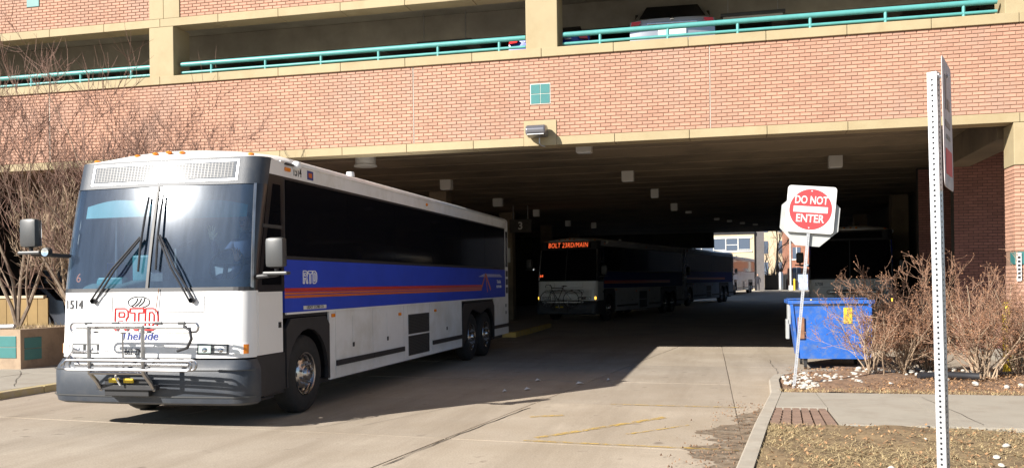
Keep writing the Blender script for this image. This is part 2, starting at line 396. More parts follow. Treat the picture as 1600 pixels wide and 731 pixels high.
# cracks
def crack(parent, pts, wd=0.012, z=0.0065):
    mb = MB(); rr = random.Random(len(pts)+int(pts[0][0]*31)); full = []
    for i in range(len(pts)-1):
        for k in range(10):
            t = k/10; full.append((pts[i][0]+(pts[i+1][0]-pts[i][0])*t+rr.uniform(-.02, .02), pts[i][1]+(pts[i+1][1]-pts[i][1])*t+rr.uniform(-.03, .03)))
    vs = []
    for i, (x, y) in enumerate(full):
        e = wd*rr.uniform(0.3, 1)/2; vs += [(x-e, y, z), (x+e, y, z)]
    mb.add(vs, [(2*i, 2*i+1, 2*i+3, 2*i+2) for i in range(len(full)-1)]); return mb.build('crack', 'ink', parent)
crack(road, [(-3.18, 7.9), (-2.95, 9.7), (-2.6, 12.2)], 0.02)
crack(road, [(-4.3, 10.1), (-3.6, 12.2)], 0.008); crack(road, [(-4.8, 9.9), (-3.9, 12.2)], 0.008); crack(road, [(-5.2, 9.9), (-4.3, 11.9)], 0.008)
crack(road, [(0.75, 15.1), (0.9, 17.5), (0.85, 20)], 0.012)
crack(road, [(-9.8, 9.5), (-8.9, 10.6)], 0.01); crack(road, [(-10.5, 8.8), (-9.2, 10.0)], 0.01)
# pale spilled-liquid drag mark, bits of litter on the shaded slab
for i, (x, y) in enumerate([(-3.4, 13.6), (-3.1, 13.9), (-2.4, 14.8), (-2.0, 15.4), (-3.2, 15.2)]):
    mb = MB(); a = 0.03+0.02*(i % 3)
    mb.add([(x-a, y-.03, .008), (x+a*.6, y-.05, .03), (x+a, y+.04, .012), (x-a*.5, y+.06, .045)], [(0, 1, 2, 3), (3, 2, 1, 0)][:1])
    tag(mb.build('litter', 'sign_white'), 'small pale scrap of litter on the shaded concrete beside the front coach', 'litter', 'scraps of litter in the bus shadow')
# soil washed over the road against the right kerb
def soil_fn(u, v):
    y = 6.6+v*6.3; xr = kerb_left(y)-0.005
    wv = (0.58*math.sin(math.pi*min(1, max(0, (12.9-y)/6.3)))**1.5)*(0.85+0.25*math.sin(y*5)+0.12*math.sin(y*13)+0.08*math.sin(y*31))
    x = xr-max(0.01, wv)*(1-u); return (x, y, 0.005+0.035*u*u*(1 if wv > .05 else 0)+0.012*math.sin(x*40)*math.sin(y*33)*u*(1-u))
struct(MB().grid(soil_fn, 24, 90).build('washed_soil', 'soil_thin'))
mb = MB(); rr = random.Random(5)
for k in range(350):
    y = 6.6+rr.random()*6.2; x = kerb_left(y)-abs(rr.gauss(0, 0.35)); s_ = rr.uniform(0.004, 0.016)
    a = rr.random()*6.3; c_, n_ = math.cos(a)*s_, math.sin(a)*s_
    mb.add([(x+c_, y+n_, .02), (x-n_, y+c_, .03), (x-c_, y-n_, .022), (x, y, .03+s_)], [(0, 1, 3), (1, 2, 3), (2, 0, 3)])
tag(stuff(mb.build('soil_crumbs', 'soil')), 'scattered crumbs and chips on the road by the right kerb', 'debris')

# right kerb, lawn, sidewalk, planting bed
ker = thing('kerb', 'pale concrete kerb curving along the right edge of the drive', 'kerb')
KP = [(-1.9, -12), (-0.55, 2), (0.05, 7.86), (0.285, 10.4), (0.59, 13.3), (0.645, 15.0), (0.75, 15.75), (1.02, 16.2), (1.5, 16.35), (6.0, 16.8)]
def offs(P, d):
    out = []
    for i in range(len(P)):
        a = Vector(P[max(i-1, 0)]); b = Vector(P[min(i+1, len(P)-1)]); t = (b-a).normalized(); out.append(Vector(P[i])+Vector((t.y, -t.x))*d)
    return out
KI = offs(KP, 0.15)
for i in range(len(KP)-1):
    if KP[i][1] < 0: continue
    (a, b), (c, d) = (KP[i], KP[i+1]), (KI[i], KI[i+1])
    a, b = Vector(a), Vector(b); e = (b-a).normalized()*0.004
    q = [a+e, b-e, d-e, c+e]; n_ = 4; m = MB()
    ch = [a+e+(c-a)*0.12, b-e+(d-b)*0.12]
    m.add([(p.x, p.y, -0.03) for p in q]+[(q[0].x, q[0].y, .085), (q[1].x, q[1].y, .085), (q[2].x, q[2].y, .105), (q[3].x, q[3].y, .105), (ch[0].x, ch[0].y, .105), (ch[1].x, ch[1].y, .105)],
          [(0, 1, 5, 4), (4, 5, 9, 8), (8, 9, 6, 7), (1, 2, 6, 9, 5), (0, 4, 8, 7, 3), (2, 3, 7, 6)])
    m.build('kerb_stone', 'kerb', ker)
def kin(y):
    for i in range(len(KI)-1):
        if KI[i].y <= y <= KI[i+1].y: t = (y-KI[i].y)/(KI[i+1].y-KI[i].y); return KI[i].x+t*(KI[i+1].x-KI[i].x)
    return KI[-1].x
def hump(x, y): return 0.02*math.sin(x*2.1+1)*math.sin(y*1.7)+0.01*math.sin(x*9+y*7)
LAWN1 = 10.42
struct(MB().grid(lambda u, v: (lambda y: (kin(y)+0.01+(14-kin(y))*u**1.5, y, 0.085+hump(u*9, y)*min(1, u*20)))(0.5+v*(LAWN1-0.52)), 60, 60).build('lawn', 'lawn_soil'))
struct(MB().grid(lambda u, v: (lambda y: (kin(min(y, 15.6))+0.012+(14-kin(min(y, 15.6)))*u**1.5, y, 0.07+(0.03+0.05*v)*math.sin(u*9)**2+hump(u*12, y)))(13.32+v*2.85), 60, 24).build('planting_bed', 'soil'))
struct(MB().grid(lambda u, v: (1.9+u*12, 16.2+v*1.25, 0.07+hump(u*9, v)), 30, 6).build('planting_bed_back', 'soil'))
bx = MB().box((5.4, 16.9, -.05), (14, 28, 0.06)); struct(bx.build('side_pavement', 'sidewalk'))
sw = MB(); sw.prism([(kin(10.44)+.03, 10.42), (14, 10.42), (14, 13.33), (kin(13.3)+.03, 13.33)], -.06, .02, 'z'); sw = struct(sw.build('sidewalk', 'mortar'))
# slabs of the path; a paver panel is let into its kerb end
def slab(x0a, x0b, x1, y0, y1): # left edge follows the kerb
    m = MB(); q = [(x0a, y0), (x1, y0), (x1, y1), (x0b, y1)]; z = 0.104
    m.add([(x, y, z) for x, y in q]+[(x, y, 0) for x, y in q], [(0, 1, 2, 3), (0, 4, 5, 1), (1, 5, 6, 2), (2, 6, 7, 3), (3, 7, 4, 0)]); return m.build('path_slab', 'sidewalk', sw)
slab(kin(11.75)+.008, kin(13.28)+.008, 1.20, 11.76, 13.30)
slab(1.21, 1.21, 2.36, 10.44, 13.30)
for x in (2.37, 4.0, 5.6, 7.2, 8.8): slab(x, x, x+1.61, 10.44, 13.30)
cols, rows = 6, 6
for i in range(cols):
    for j in range(rows):
        y0 = 10.47+j*(1.27/rows); y1 = y0+1.27/rows-0.022; k0 = kin(y0)+0.02; wd = (1.195-k0)/cols
        MB().box((k0+i*wd, y0, 0.02), (k0+(i+1)*wd-0.024, y1, 0.098)).build('paver', 'paver', sw)
crack(sw, [(2.7, 10.6), (2.5, 13.2)], 0.012, 0.107); crack(sw, [(1.0, 12.0), (2.1, 12.5)], 0.006, 0.107)
# dry grass, leaf litter
mb = MB(); rr = random.Random(11)
for k in range(70000):
    y = 3.5+rr.random()**0.8*(LAWN1-3.5+0.03); x = kin(y)+0.02+rr.random()**1.3*7.0
    if math.sin(x*3.1+y*1.3)+math.sin(x*1.7-y*2.3)+rr.uniform(-1.6, 1.6) < -0.5: continue
    z = 0.085+rr.uniform(-.01, .01); a = rr.random()*6.28; L = rr.uniform(0.04, 0.10); wv = 0.0026+0.002*rr.random()
    dx, dy = math.cos(a), math.sin(a); up = rr.uniform(0.004, 0.03)
    mb.add([(x-dy*wv, y+dx*wv, z), (x+dy*wv, y-dx*wv, z), (x+dx*L, y+dy*L, z+up)], [(0, 1, 2)])
for k in range(3000):
    x = kin(13.4)+rr.random()*6.5; y = 13.32+abs(rr.gauss(0, .18)); z = 0.09+rr.uniform(0, .02); a = rr.random()*6.28; L = rr.uniform(.03, .08); dx, dy = math.cos(a), math.sin(a); wv = .004
    mb.add([(x-dy*wv, y+dx*wv, z), (x+dy*wv, y-dx*wv, z), (x+dx*L, y+dy*L, z+rr.uniform(.01, .05))], [(0, 1, 2)])
tag(stuff(mb.build('dry_grass', 'dry_grass')), 'short straw-coloured dormant grass on the right verge', 'grass')
mb = MB(); rr = random.Random(12)
for k in range(9000):
    if k < 6500: y = 13.4+rr.random()*3.6; x = kin(min(y, 15.5))+0.15+rr.random()*6
    else: y = 5+rr.random()*5.4; x = kin(y)+0.1+rr.random()*5
    z = 0.10+rr.random()*.03; a = rr.random()*6.28; L = rr.uniform(.008, .026); dx, dy = math.cos(a)*L, math.sin(a)*L; e = rr.uniform(-.015, .015)
    mb.add([(x+dx, y+dy, z+e), (x-dy*.6, y+dx*.6, z), (x-dx, y-dy, z-e), (x+dy*.6, y-dx*.6, z+.004)], [(0, 1, 2, 3)])
tag(stuff(mb.build('leaf_litter', 'dry_leaf')), 'brown leaf litter and bark chips over the planting bed', 'leaf litter')
# white river stones
smesh = []
for k in range(6):
    bm = bmesh.new(); bmesh.ops.create_icosphere(bm, subdivisions=2, radius=1); rr = random.Random(k)
    ph = [rr.uniform(0, 6) for _ in range(6)]
    for v in bm.verts:
        c = v.co; f = 1+0.13*math.sin(c.x*2.3+ph[0])+0.12*math.sin(c.y*2.7+ph[1])+0.1*math.sin(c.z*3+ph[2]); v.co = Vector((c.x*f, c.y*f*0.8, c.z*f*0.6))
    me = bpy.data.meshes.new('stone'); bm.to_mesh(me); bm.free(); me.shade_smooth(); me.materials.append(M['stone']); smesh.append(me)
rr = random.Random(21)
def stone(x, y, s, lab, grp, z=None):
    o = inst(random.choice(smesh), 'stone', None, (x, y, (0.10 if z is None else z)+s*0.28), (rr.uniform(-.3, .3), rr.uniform(-.3, .3), rr.random()*6.3), (s*rr.uniform(.8, 1.2), s*rr.uniform(.8, 1.2), s*rr.uniform(.8, 1.1)))
    tag(o, lab, 'stone', grp)
for k in range(150):
    x = 0.86+rr.random()*1.15; y = 13.75+rr.random()**1.2*2.25-(x-.86)*0.05
    if y > 13.9+ (1.5 if x < 1.5 else 1.2)+0.6: continue
    if x > 1.35 and y < 14.6: continue
    stone(x, y, rr.uniform(0.022, 0.055), 'rounded white stone in the pile at the foot of the leaning sign post', 'white stones heaped round the leaning sign post')
for k in range(70):
    x = 2.0+rr.random()*1.9; y = 15.6+rr.random()*1.1
    stone(x, y, rr.uniform(0.02, 0.06), 'rounded white stone lying under the brown shrubs beyond the path', 'white stones under the shrubs', 0.12)
for x, y, s in [(3.6, 14.6, .06), (3.9, 14.2, .05), (4.15, 14.4, .05), (4.3, 13.9, .07), (2.4, 14.5, .04), (2.1, 14.8, .035), (3.3, 15.1, .05), (4.5, 15.2, .045)]:
    stone(x, y, s, 'white stone scattered on the leaf litter near the path', 'stray white stones on the bed')
for x, y, s in [(1.32, 8.0, .04), (2.3, 8.7, .035), (2.55, 9.3, .04), (2.25, 8.35, .025), (1.9, 9.6, .02)]:
    stone(x, y, s, 'pale stone lying on the dry lawn in front of the path', 'pale stones on the lawn')

# left pavement with yellow kerb, planter
lk = thing('kerb', 'yellow painted kerb beside the left pavement behind the coach', 'kerb')
for k in range(8):
    y = 5.0+k*1.9
    MB().bbox((-11.15, y, -0.05), (-10.98, y+1.885, 0.11), 0.015).build('kerb_stone', 'kerb_yellow' if y > 10 else 'kerb', lk)
lp = struct(MB().box((-60, -5, -0.06), (-11.16, 40, 0.07)).build('left_pavement', 'mortar'))
for i, x in enumerate((-12.95, -14.75, -16.55, -18.35)):
    for j in range(6):
        MB().box((x, 5+j*1.9, 0.0), (x+1.785, 5+j*1.9+1.885, 0.108+0.002*((i+j) % 2))).build('pavement_slab', 'sidewalk', lp)
crack(lp, [(-11.4, 12.4), (-13.7, 15.1)], 0.02, 0.114)
pl = thing('planter', 'tan concrete planter box with square teal tiles at the left edge', 'planter', (-13.76, 15.15, 0.0))
PX = -6.0; PY = 1.75
w_ = MB(); w_.box((PX, 0, 0.05), (0, .18, .90)); w_.build('wall', 'planter', pl)
w_ = MB(); w_.box((-.18, .182, .05), (0, PY, .90)); w_.build('wall', 'planter', pl)
w_ = MB(); w_.box((PX, PY+.002, .05), (0, PY+.15, .90)); w_.build('wall', 'planter', pl)
sb = MB().grid(lambda u, v: (PX+.02-u*(PX+.2), .17+v*(PY-.17), .84+.05*math.sin(u*30)*math.sin(v*9)), 30, 10).build('soil', 'soil', pl)
for (x0, z0) in ((-.50, .33), (-.50, .555), (-1.75, .33), (-1.75, .555)):
    MB().bbox((x0, -.012, z0), (x0+.40, .01, z0+.215), .004).build('tile', 'teal_tile', pl)
for z0 in (.28, .51):
    MB().bbox((-.01, .10, z0), (.012, .56, z0+.22), .004).build('tile', 'teal_tile', pl)
mb = MB(); rr = random.Random(31)
for k in range(1500):
    x = -13.9-rr.random()*3; y = 15.35+rr.random()*1.4; a = rr.random()*6.28; L = rr.uniform(.04, .14); wv = .004; dx, dy = math.cos(a), math.sin(a)
    mb.add([(x-dy*wv, y+dx*wv, .88), (x+dy*wv, y-dx*wv, .88), (x+dx*L*.6, y+dy*L*.6, .90+L*.8)], [(0, 1, 2)])
tag(stuff(mb.build('planter_straw', 'dry_grass')), 'dry straw growing in the planter on the left', 'dry plants')
pb = MB().tube([(-14.6, 15.3, .95), (-14.05, 15.32, .96)], .045, 8); tag(pb.build('pipe', 'galv'), 'short grey pipe lying on the planter rim on the left', 'pipe')
# ------------------------------------------------------------------ parking garage
FY = 17.5; BAY = 8.6; COLX = [-20.72, -12.12, -3.52, 5.35]
ga = thing('parking_garage', 'multi-storey brick parking garage with cream concrete ledges spanning the bus lane', 'garage', (0, 0, 0))
XL, XR = -24.0, 12.0
BW, BH, MJ = 0.2032, 0.0677, 0.011
bricks = []      # (x, z, w) on the facade plane
def brick_rows(x0, x1, z0, z1, skip=(), y=FY, store=None):
    n = int(round((z1-z0)/BH)); hh = (z1-z0)/n
    for r in range(n):
        z = z0+r*hh+MJ/2; x = x0-(BW/2 if r % 2 else 0)
        while x < x1:
            a, b = max(x+MJ/2, x0+.003), min(x+BW-MJ/2, x1-.003); x += BW
            if b-a < 0.03: continue
            segs = [(a, b)]
            for (sx0, sx1, sz0, sz1) in skip:
                if z+hh > sz0 and z < sz1:
                    ns = []
                    for (p, q) in segs:
                        if q <= sx0 or p >= sx1: ns.append((p, q)); continue
                        if sx0-p > .03: ns.append((p, sx0))
                        if q-sx1 > .03: ns.append((sx1, q))
                    segs = ns
            for p, q in segs: bricks.append((p, z, q-p, hh-MJ, y))
Z0, Z1, ZL, ZT = 4.43, 4.60, 6.18, 6.36      # beam bottom, brick start, ledge bottom, ledge top
TX0, TX1, TZ0, TZ1 = -3.77, -3.35, 5.25, 5.67
LPX0, LPX1, LPZ = -3.90, -3.24, 4.93
cj = [-6.24-8.8, -6.24, -0.27, -0.27+6.0]
for a, b in ((XL, cj[0]), (cj[0]+.02, cj[1]), (cj[1]+.02, cj[2]), (cj[2]+.02, cj[3]), (cj[3]+.02, XR)):
    brick_rows(a, b, Z1, ZL, [(TX0, TX1, TZ0, TZ1), (LPX0, LPX1, Z1-.1, LPZ)])
U0, U1, U2 = 7.46, 7.64, 9.24
for a, b in ((XL, -20.98), (-20.46, -12.38), (-11.62, -3.78), (-3.26, 5.0)): brick_rows(a, b, U1, U2, [(-15.6, -15.25, 8.18, 8.5)])
panel = MB().box((XL, FY+.012, Z1-.01), (XR, FY+.30, ZL+.01)); panel = panel.build('brick_band', 'mortar', ga)
upan = MB().box((XL, FY+.012, U1-.01), (XR, FY+.30, U2+.01)); upan = upan.build('brick_band', 'mortar', ga)
for x in cj: MB().box((x+.004, FY+.004, Z1+.002), (x+.018, FY+.02, ZL-.002)).build('control_joint', 'joint', panel)
# right pillar: cream head and base, brick shaft with teal tile band
px0, px1, pd = 4.98, 6.0, 0.58
pil = MB().box((px0+.012, FY+.012, .1), (px1-.012, FY+pd, Z0-.004)).build('pillar', 'mortar', ga)
pil_rows = [(0.72, 1.90), (2.16, 3.66)]
for a, b in pil_rows: brick_rows(px0, px1, a, b)
sidebr = []
for a, b in pil_rows:
    n = int(round((b-a)/BH)); hh = (b-a)/n
    for r in range(n):
        y = FY-(BW/2 if r % 2 == 0 else 0)
        while y < FY+pd:
            p, q = max(y+MJ/2, FY+.006), min(y+BW-MJ/2, FY+pd); y += BW
            if q-p > .03: sidebr.append((p, a+r*hh+MJ/2, q-p, hh-MJ))
# sort the bricks by distance; the 300 nearest are parts, the rest is joined
def bd(b): return (b[0]+b[2]/2)**2+(b[4])**2+(b[1]-1.7)**2
bricks.sort(key=bd)
full = {}
near, rest = [], MB(); cnt = 0
bmesh_cache = {}
def bmesh_brick(wd, ht):
    k = (round(wd, 3), round(ht, 4))
    if k not in bmesh_cache:
        m = MB(); c = .004
        m.add([(0, 0, 0), (wd, 0, 0), (wd, 0, ht), (0, 0, ht), (c, -.012+.0, c), (wd-c, -.012, c), (wd-c, -.012, ht-c), (c, -.012, ht-c)],
              [(4, 5, 6, 7), (0, 1, 5, 4), (1, 2, 6, 5), (2, 3, 7, 6), (3, 0, 4, 7)])
        bmesh_cache[k] = m.mesh('brick', 'brick')
    return bmesh_cache[k]
rb = random.Random(2)
for b in bricks:
    x, z, wd, ht, y = b
    d = rb.uniform(-.0015, .0015)
    par = pil if (z < Z0) else (panel if z < ZL else upan)
    if cnt < 300 and x < 7.2:
        o = inst(bmesh_brick(wd, ht), 'brick', par, (x, y+.012+d, z)); cnt += 1
    else:
        m = bmesh_brick(wd, ht)
        rest.add([(v.co.x+x, v.co.y+y+.012+d, v.co.z+z) for v in m.vertices], [tuple(p.vertices) for p in m.polygons])
stuff(rest.build('brickwork', 'brick', ga))
sidem = MB()
for (y, z, wd, ht) in sidebr: sidem.box((px0-.0, y, z), (px0+.02, y+wd, z+ht))
stuff(sidem.build('side_brickwork', 'brick', pil))
MB().bbox((px0-.006, FY-.012, 3.675), (px1, FY+pd+.01, Z0-.006), .012).build('capital', 'cream', pil)
MB().bbox((px0-.006, FY-.012, .05), (px1, FY+pd+.01, .71), .012).build('plinth', 'cream', pil)
for k in range(4): MB().bbox((px0+.03+k*.25, FY-.006, 1.92), (px0+.03+k*.25+.24, FY+.03, 2.14), .004).build('tile', 'teal_tile', pil)
MB().bbox((px0-.004, FY+.02, 1.92), (px0+.03, FY+.29, 2.14), .004).build('tile', 'teal_tile', pil)
# ledge stones, beam stones
st = BAY/6
def stones(name, z0, z1, yf, yb, x0=XL, x1=XR, skip=None, m='cream', parent=ga):
    k0 = int(math.floor((x0-COLX[2])/st)); k = k0
    while COLX[2]+k*st < x1:
        a, b = COLX[2]+k*st+.005, COLX[2]+(k+1)*st-.005; k += 1
        if skip and a < skip[1] and b > skip[0]:
            for p, q in ((a, skip[0]-.004), (skip[1]+.004, b)):
                if q-p > .05: MB().bbox((p, yf, z0), (q, yb, z1), .008).build(name, m, parent)
            continue
        MB().bbox((a, yf, z0), (b, yb, z1), .008).build(name, m, parent)
stones('beam_stone', Z0, Z1-.004, FY-.015, FY+.42, skip=(LPX0, LPX1))
MB().bbox((LPX0, FY-.018, Z0-.004), (LPX1, FY+.42, LPZ), .008).build('lamp_block', 'cream', ga)
stones('ledge_stone', ZL+.004, ZT, FY-.045, FY+.36)
stones('beam_stone', U0, U1-.004, FY-.015, FY+.42)
stones('ledge_stone', U2+.004, U2+.18, FY-.045, FY+.36)
for k in range(4):
    x = XL+.3+k*0
for x in (-20.72, -12.0, -3.52):
    MB().bbox((x-.36 if x != -12.0 else -12.38, FY-.02, U1-.002), (x+.02 if x != -12 else -12.03, FY+.3, U2), .006).build('pilaster', 'cream', ga)
    MB().bbox((x+.03 if x != -12 else -12.02, FY-.02, U1-.002), (x+.30 if x != -12 else -11.63, FY+.3, U2), .006).build('pilaster', 'cream', ga)
for x0, x1 in ((-20.98, -20.4), (-12.40, -11.80), (-3.84, -3.20), (4.86, 5.6)):
    MB().bbox((x0, FY-.005, ZT-.003), (x1, FY+.62, U0+.003), .012).build('column', 'cream', ga)
    if x1 < 0: MB().bbox((x0, FY+.3, 0.0), (x1, FY+.9, Z0+.1), .012).build('column', 'soffit' if x0 > -5 else 'cream', ga) if x0 < -5 else None
# teal tiles let into the brick band
MB().box((TX0+.004, FY+.002, TZ0+.004), (TX1-.004, FY+.03, TZ1-.004)).build('tile_grout', 'grout', panel)
for i in range(2):
    for j in range(2):
        x = TX0+.018+i*.197; z = TZ0+.018+j*.197
        MB().bbox((x, FY-.006, z), (x+.186, FY+.02, z+.186), .004).build('tile', 'teal_tile', panel)
MB().bbox((-15.6, FY-.006, 8.19), (-15.27, FY+.03, 8.48), .004).build('tile', 'teal_tile', upan)
# railings
for x0, x1 in ((-20.38, -12.44), (-11.72, -3.88), (-3.12, 4.78)):
    rl = MB(); rl.tube([(x0, FY+.17, 6.64), (x1, FY+.17, 6.64)], .052, 12); rl = rl.build('railing', 'teal_paint', ga, True)
    MB().tube([(x0, FY+.17, 6.46), (x1, FY+.17, 6.46)], .030, 10).build('lower_rail', 'teal_paint', rl, True)
    n = 6; d0 = .75
    for k in range(n):
        x = x0+d0+k*((x1-x0)-2*d0+.2)/(n-1)
        MB().tube([(x, FY+.17, ZT-.01), (x, FY+.17, 6.60)], .030, 10).build('post', 'teal_paint', rl, True)
# slabs, unseen storeys above, far side, inner walls
DY = 60.0
MB().box((XL, FY+.301, 5.20), (XR, DY, 5.85)).build('floor_slab', 'deck_conc', ga)
MB().box((XL, FY+.301, 7.95), (XR, DY, 8.25)).build('floor_slab', 'deck_conc', ga)
for k in range(16):
    x = XL+1+k*2.4
    MB().prism([(x, 7.949), (x+.5, 7.949), (x+.42, 7.50), (x+.08, 7.50)], FY+3.2, DY-1, 'y').build('ceiling_rib', 'deck_conc', ga)
MB().bbox((XL, FY+2.4, 7.35), (XR, FY+2.95, 7.95), .02).build('cross_beam', 'deck_conc', ga)
MB().box((XL, FY+9, 5.851), (XR, FY+9.3, 7.949)).build('added_wall', 'dark_wall', ga)  # wall added to keep the upper deck dark
MB().box((XL, FY+.0, U2+.19), (XR, DY, 26.0)).build('unseen_storeys', 'cream', ga)  # unseen block, height set so its shadow reaches the far street
nP = 28; py0 = FY+.43; pw = (DY-.6-py0)/nP
for k in range(nP):
    y = py0+k*pw
    MB().prism([(y+.02, 4.84), (y+.08, 4.80), (y+pw-.08, 4.80), (y+pw-.02, 4.84), (y+pw-.02, 5.19), (y+.02, 5.19)], XL, XR, 'x').build('ceiling_plank', 'soffit', ga)
MB().box((XL, DY-.58, 4.82), (XR, DY+.0, 9.0)).build('far_beam', 'soffit', ga)
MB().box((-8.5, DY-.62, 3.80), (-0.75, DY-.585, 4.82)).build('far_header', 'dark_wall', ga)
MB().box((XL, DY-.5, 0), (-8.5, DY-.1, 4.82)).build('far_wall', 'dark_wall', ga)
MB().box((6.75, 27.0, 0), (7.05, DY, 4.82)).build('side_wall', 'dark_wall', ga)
MB().box((-14.8, 30, 0), (-14.4, DY, 4.82)).build('side_wall', 'dark_wall', ga)  # left wall added for darkness inside
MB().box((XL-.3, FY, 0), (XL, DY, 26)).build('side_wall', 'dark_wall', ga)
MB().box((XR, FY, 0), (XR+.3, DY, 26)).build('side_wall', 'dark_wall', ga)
MB().box((10.2, DY+1, .2), (16, 98, 9)).build('reflection_blocker', 'shade_grey', ga)  # unseen dark block added so coach windows do not mirror daylight
# brick walls inside on the right
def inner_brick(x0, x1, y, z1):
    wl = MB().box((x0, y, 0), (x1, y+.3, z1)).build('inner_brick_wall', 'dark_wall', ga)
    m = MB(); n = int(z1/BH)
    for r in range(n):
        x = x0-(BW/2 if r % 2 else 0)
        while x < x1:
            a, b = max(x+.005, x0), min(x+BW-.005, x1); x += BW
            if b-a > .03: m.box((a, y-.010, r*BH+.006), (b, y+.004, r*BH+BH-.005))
    stuff(m.build('brickwork', 'brick_shade', wl))
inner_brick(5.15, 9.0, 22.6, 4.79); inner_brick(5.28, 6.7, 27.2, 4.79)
MB().bbox((4.95, 18.4, 4.25), (5.5, 22.6, 4.80), .02).build('tie_beam', 'soffit', ga)
# columns standing in the lane, island
for x, y in ((-9.4, 29.0), (-9.4, 38.5), (-9.4, 47.5), (-9.4, 56.5), (6.3, 36.0), (6.3, 46), (6.3, 55.5)):
    MB().bbox((x-.3, y-.3, gz(y)), (x+.3, y+.3, 4.81), .03).build('inner_column', 'soffit', ga)
isl = thing('platform', 'low waiting platform with yellow edge inside the dark garage', 'platform')
MB().bbox((-13.5, 27.5, -.05), (-6.6, 33.3, .16), .03).build('slab', 'deck_conc', isl)
MB().bbox((-13.5, 27.38, -.05), (-6.45, 27.49, .165), .02).build('edge', 'yellow_faded', isl); MB().bbox((-6.59, 27.5, -.05), (-6.45, 33.3, .165), .02).build('edge', 'yellow_faded', isl)
bay = thing('bay_sign', 'hanging dark bay board with a pale number three', 'sign', (-8.0, 35, 0))
MB().bbox((-.45, 0, 3.72), (.45, .08, 4.25), .01).build('board', 'dark_wall', bay); MB().tube([(-.3, .04, 4.25), (-.3, .04, 4.8)], .015, 6).build('rod', 'steel', bay); MB().tube([(.3, .04, 4.25), (.3, .04, 4.8)], .015, 6).build('rod', 'steel', bay)
text('number', '3', 'lamp_white', bay, front_mtx(0, -.004, 3.98), .42, bold=.008)
pole = thing('stop_pole', 'pale vertical pole beside the bay behind the coach', 'pole', (-8.35, 33.8, .16))
MB().tube([(0, 0, 0), (0, 0, 3.1)], .04, 8).build('shaft', 'lamp_white', pole); MB().bbox((-.2, -.03, 2.35), (.2, .03, 2.9), .01).build('plate', 'lamp_white', pole)  # pale colour and faint glow put a strip of light into the pole
# soffit lamps
drum = MB(); drum.lathe([(4.80, .24), (4.52, .24), (4.50, .27), (4.47, .27), (4.46, .2), (4.455, .0)], axis='z', n=20)
dm = drum.mesh('housing', 'lamp_white', True); dm.set_sharp_from_angle(angle=R(40))
boxm = MB().bbox((-.26, -.20, 4.50), (.26, .20, 4.80), .015).mesh('housing', 'lamp_white'); lensm = MB().bbox((-.22, -.16, 4.485), (.22, .16, 4.505), .006).mesh('lens', 'lens_clear')
boxs = MB().bbox((-.26, -.12, 4.68), (.26, .12, 4.80), .015).mesh('housing', 'lamp_white')
LT = [('d', -8.19, 19.63), ('b', -8.1, 25.6), ('b', -8.1, 31.8), ('b', -7.8, 37.2), ('b', -7.7, 44.4), ('b', -6.7, 46.5), ('b', -2.98, 19.37), ('b', -2.66, 25.3), ('b', -2.31, 30.5), ('b', -2.0, 36.4), ('b', 2.72, 24.0), ('b', -1.6, 40.6), ('b', -.43, 45.7), ('b', .2, 47.5), ('b', .87, 49.5), ('b', 1.58, 51), ('b', 2.9, 33.5), ('b', 3.0, 42)]
for i, (k, x, y) in enumerate(LT):
    if k == 'd': t = thing('ceiling_lamp', 'round drum ceiling lamp under the garage edge above the coach roof', 'lamp', (x, y, 0), 0, 'lamps under the garage ceiling'); inst(dm, 'housing', t)
    else:
        nm = {6: 'box ceiling lamp just behind the facade right of the wall floodlight', 7: 'square box ceiling lamp largest in the middle of the dark ceiling', 10: 'box ceiling lamp above the do not enter sign', 1: 'box ceiling lamp above the middle of the coach roof', 2: 'box ceiling lamp above the rear of the coach roof'}.get(i)
        nm = nm or {3: 'small box lamp fourth from the front in the left ceiling row', 4: 'tiny box lamp fifth from the front in the left ceiling row', 5: 'tiny box lamp farthest back in the left ceiling row', 8: 'small box lamp third from the front in the middle ceiling row', 9: 'small box lamp fourth from the front in the middle ceiling row', 11: 'thin lamp deepest in the middle ceiling row', 12: 'leftmost of four thin lamps near the far opening', 13: 'second from left of four thin lamps near the far opening', 14: 'third from left of four thin lamps near the far opening', 15: 'rightmost of four thin lamps near the far opening', 16: 'thin lamp above the coach behind the dumpster', 17: 'thin lamp behind the do not enter sign on the far ceiling'}.get(i)
        t = thing('ceiling_lamp', nm, 'lamp', (x, y, 0), 0, 'lamps under the garage ceiling')
        t.scale = (.64, .64, 1) if i < 3 or i in (6, 7, 10) else (.5, .5, 1); t.location.z = .02
        inst(boxm if i < 11 else boxs, 'housing', t); inst(lensm, 'lens', t) if i < 11 else None
# wall floodlight
fl = thing('floodlight', 'silver rounded floodlight on a cream block of the brick facade', 'lamp', (-3.60, FY-.02, 4.66))
fm = MB(); fm.prism([(-.02, .10), (-.10, .15), (-.30, .13), (-.36, .05), (-.34, -.05), (-.10, -.09), (-.02, -.07)], -.20, .20, 'x'); fb = fm.build('housing', 'flood_grey', fl)
md = fb.modifiers.new('b', 'BEVEL'); md.width = .035; md.segments = 3
MB().bbox((-.17, -.33, -.06), (.17, -.12, -.045), .004).build('lens', 'lens_clear', fl)
MB().bbox((-.07, -.03, -.06), (.07, .02, .10), .008).build('bracket', 'grey_plastic', fl)
MB().tube([(.03, -.06, -.06), (.03, -.06, -.20), (.06, -.02, -.24), (.12, .05, -.25)], .013, 8).build('conduit', 'steel', fl)
